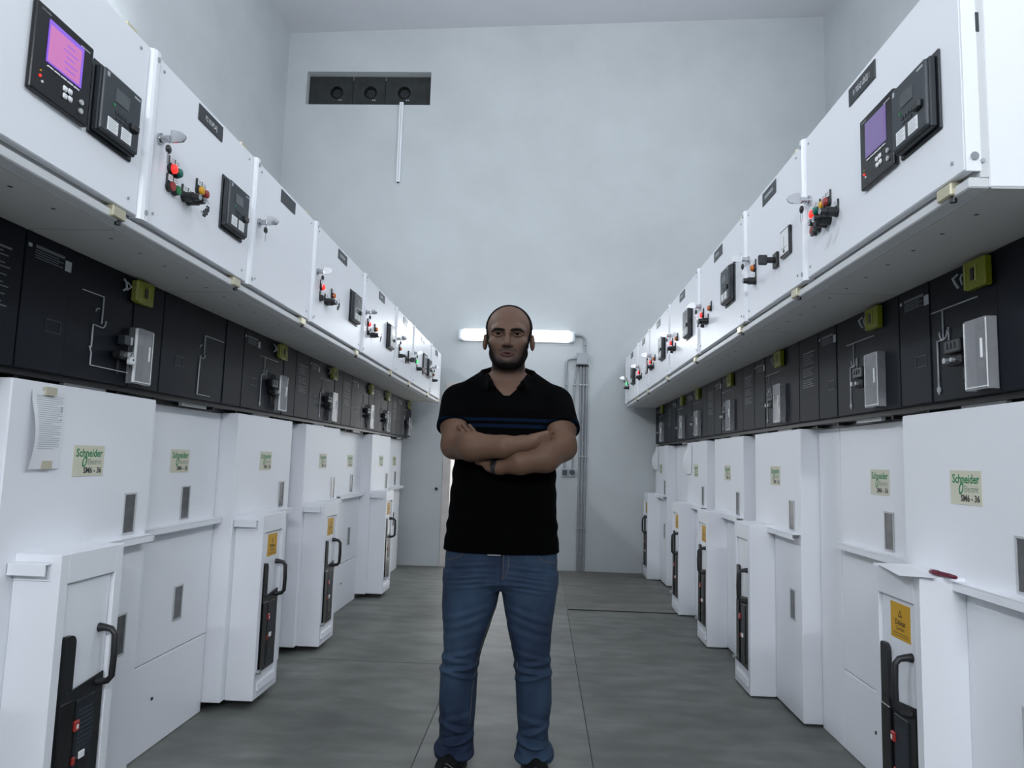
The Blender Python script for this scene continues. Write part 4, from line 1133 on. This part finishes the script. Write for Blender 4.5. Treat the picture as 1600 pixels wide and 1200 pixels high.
    for cx, sg in ((-.31, 1), (-.012, -1)):
        w_ = w_+fold(cx, .385, .12*sg, .009, .010)+fold(cx+.02*sg, .36, -.2*sg, .007, .009)+fold(cx, .415, -.15*sg, .005, .010)+fold(cx, .44, .25*sg, .004, .01)
        w_ = w_+fold(cx, .112, .22*sg, .013, .011)+fold(cx, .075, -.18*sg, .014, .010)+fold(cx+.02*sg, .150, -.3*sg, .008, .011)+fold(cx, .083, .10*sg, .008, .009)+fold(cx-.02*sg, .19, .25*sg, .004, .012)
        w_ = w_+fold(cx+.03*sg, .60, .30*sg, .0035, .012)+fold(cx+.03*sg, .565, .34*sg, .0035, .011)+fold(cx+.02*sg, .52, .3*sg, .003, .012)
    for zc in (.79, .765, .745, .725, .705): w_ = w_+fold(-.27, zc, .10, .0028, .006, -.5, .08)+fold(-.045, zc-.01, -.12, .0028, .006, -.5, .08)
    w_ = w_+.006*np.exp(-((X+.151)/.010)**2)*fz*np.clip((.76-Z)/.05, 0, 1)*-1
    fj.d += (-w_).astype(np.float32)
    den = denim_mat(); jeans = field_mesh(fj, 'jeans', [den], body)
    thread = mat('tan thread', (.12, .10, .075), .7); dk = mat('dark denim seam', (.006, .012, .03), .9)
    def surf(x, z):
        iy = np.arange(fj.n[1]); ix = int((x-fj.lo[0])/fj.h); iz = int((z-fj.lo[2])/fj.h); c = fj.d[ix, :, iz]; k = int(np.argmax(c < 0)); return fj.lo[1]+k*fj.h
    def seam(name, pts, r, m_):
        P = []
        for (xa, za), (xb, zb) in zip(pts[:-1], pts[1:]):
            for t in range(6): x_, z_ = xa+(xb-xa)*t/6, za+(zb-za)*t/6; P.append(Vector((x_, surf(x_, z_)-.0028, z_))-O)
        m = MB(); m.tube(P, r, m_, 6); m.build(name, jeans)
    seam('fly_stitching', [(-.141, .848), (-.141, .80), (-.137, .76), (-.148, .735)], .0013, thread)
    seam('fly_stitching', [(-.122, .848), (-.121, .80), (-.126, .765), (-.145, .733)], .0012, thread)
    seam('fly_seam', [(-.150, .848), (-.150, .80), (-.150, .72)], .0018, dk)
    seam('inseam', [(-.163, .64), (-.197, .55), (-.236, .42), (-.252, .30), (-.258, .16)], .0011, thread)
    seam('inseam', [(-.138, .64), (-.113, .55), (-.083, .44), (-.072, .36)], .0011, thread)
    seam('pocket_seam', [(-.375, .80), (-.345, .805), (-.31, .822), (-.298, .845)], .0013, thread)
    seam('pocket_seam', [(.06, .80), (.03, .805), (-.002, .822), (-.014, .845)], .0013, thread)
    # belt, wristband, shoes
    yb = float(surf(-.175, .85))
    m = MB(); b = Vector((-.178, yb-.004, .848))-O
    for q in ((-.026, .026, .014, .017), (-.026, .026, -.017, -.014), (-.026, -.023, -.017, .017), (.023, .026, -.017, .017)): m.box(b.x+q[0], b.x+q[1], b.y-.004, b.y, b.z+q[2], b.z+q[3], STEEL)
    m.build('belt_buckle', body)
    a, c = Vector((-.160, 2.774, 1.175)), Vector((-.188, 2.786, 1.1735)); m = MB(); band = mat('black wristband', (.008, .008, .009), .4)
    m.tube([a-O, a+(c-a)*.15-O, a+(c-a)*.85-O, c-O], [.0305, .0325, .0320, .0300], band, 28); m.build('wristband', body)
    shoe_m = mat('dark trainer', (.0045, .0045, .005), .7, spec=.2, noise=(60, .5)); sole = mat('black rubber sole', (.01, .01, .01), .6); lace = mat('grey lace', (.10, .10, .10), .7)
    for cx, tx in ((-.318, -.335), (-.004, .012)):
        ff = Field((min(cx, tx)-.07, 2.68, -.004), (max(cx, tx)+.07, 3.10, .14), .003)
        ff.add(rc((cx, 3.035, .045), (cx, 2.96, .055), .040, .042), .02); ff.add(rc((cx, 2.99, .06), (cx, 2.985, .105), .044, .042), .02)
        ff.add(rc((cx, 2.96, .045), ((cx*.4+tx*.6), 2.84, .036), .046, .045), .02); ff.add(rc((cx*.4+tx*.6, 2.84, .036), (tx, 2.735, .026), .045, .035), .02)
        X, Y, Z = ff.coords(); ff.d = np.maximum(ff.d, .0036-Z).astype(np.float32)
        o = field_mesh(ff, 'shoe', [shoe_m], body)
        f2 = Field((min(cx, tx)-.07, 2.68, -.004), (max(cx, tx)+.07, 3.10, .05), .003)
        f2.add(rc((cx, 3.035, .012), (cx, 2.95, .012), .044, .042), .02); f2.add(rc((cx, 2.95, .012), (tx, 2.742, .012), .050, .042), .02)
        X, Y, Z = f2.coords(); f2.d = np.maximum(f2.d, np.maximum(.0036-Z, Z-.022)).astype(np.float32)
        field_mesh(f2, 'sole', [sole], o)
        m = MB()
        for t in range(4):
            yy = 2.835-.022*t; zz = .0815-.004*t; xx = cx*.5+tx*.5
            m.tube([Vector((xx-.022, yy+.008, zz-.008))-O, Vector((xx, yy, zz))-O, Vector((xx+.022, yy-.008, zz-.010))-O], .0022, lace, 6)
        m.build('laces', o)
person()
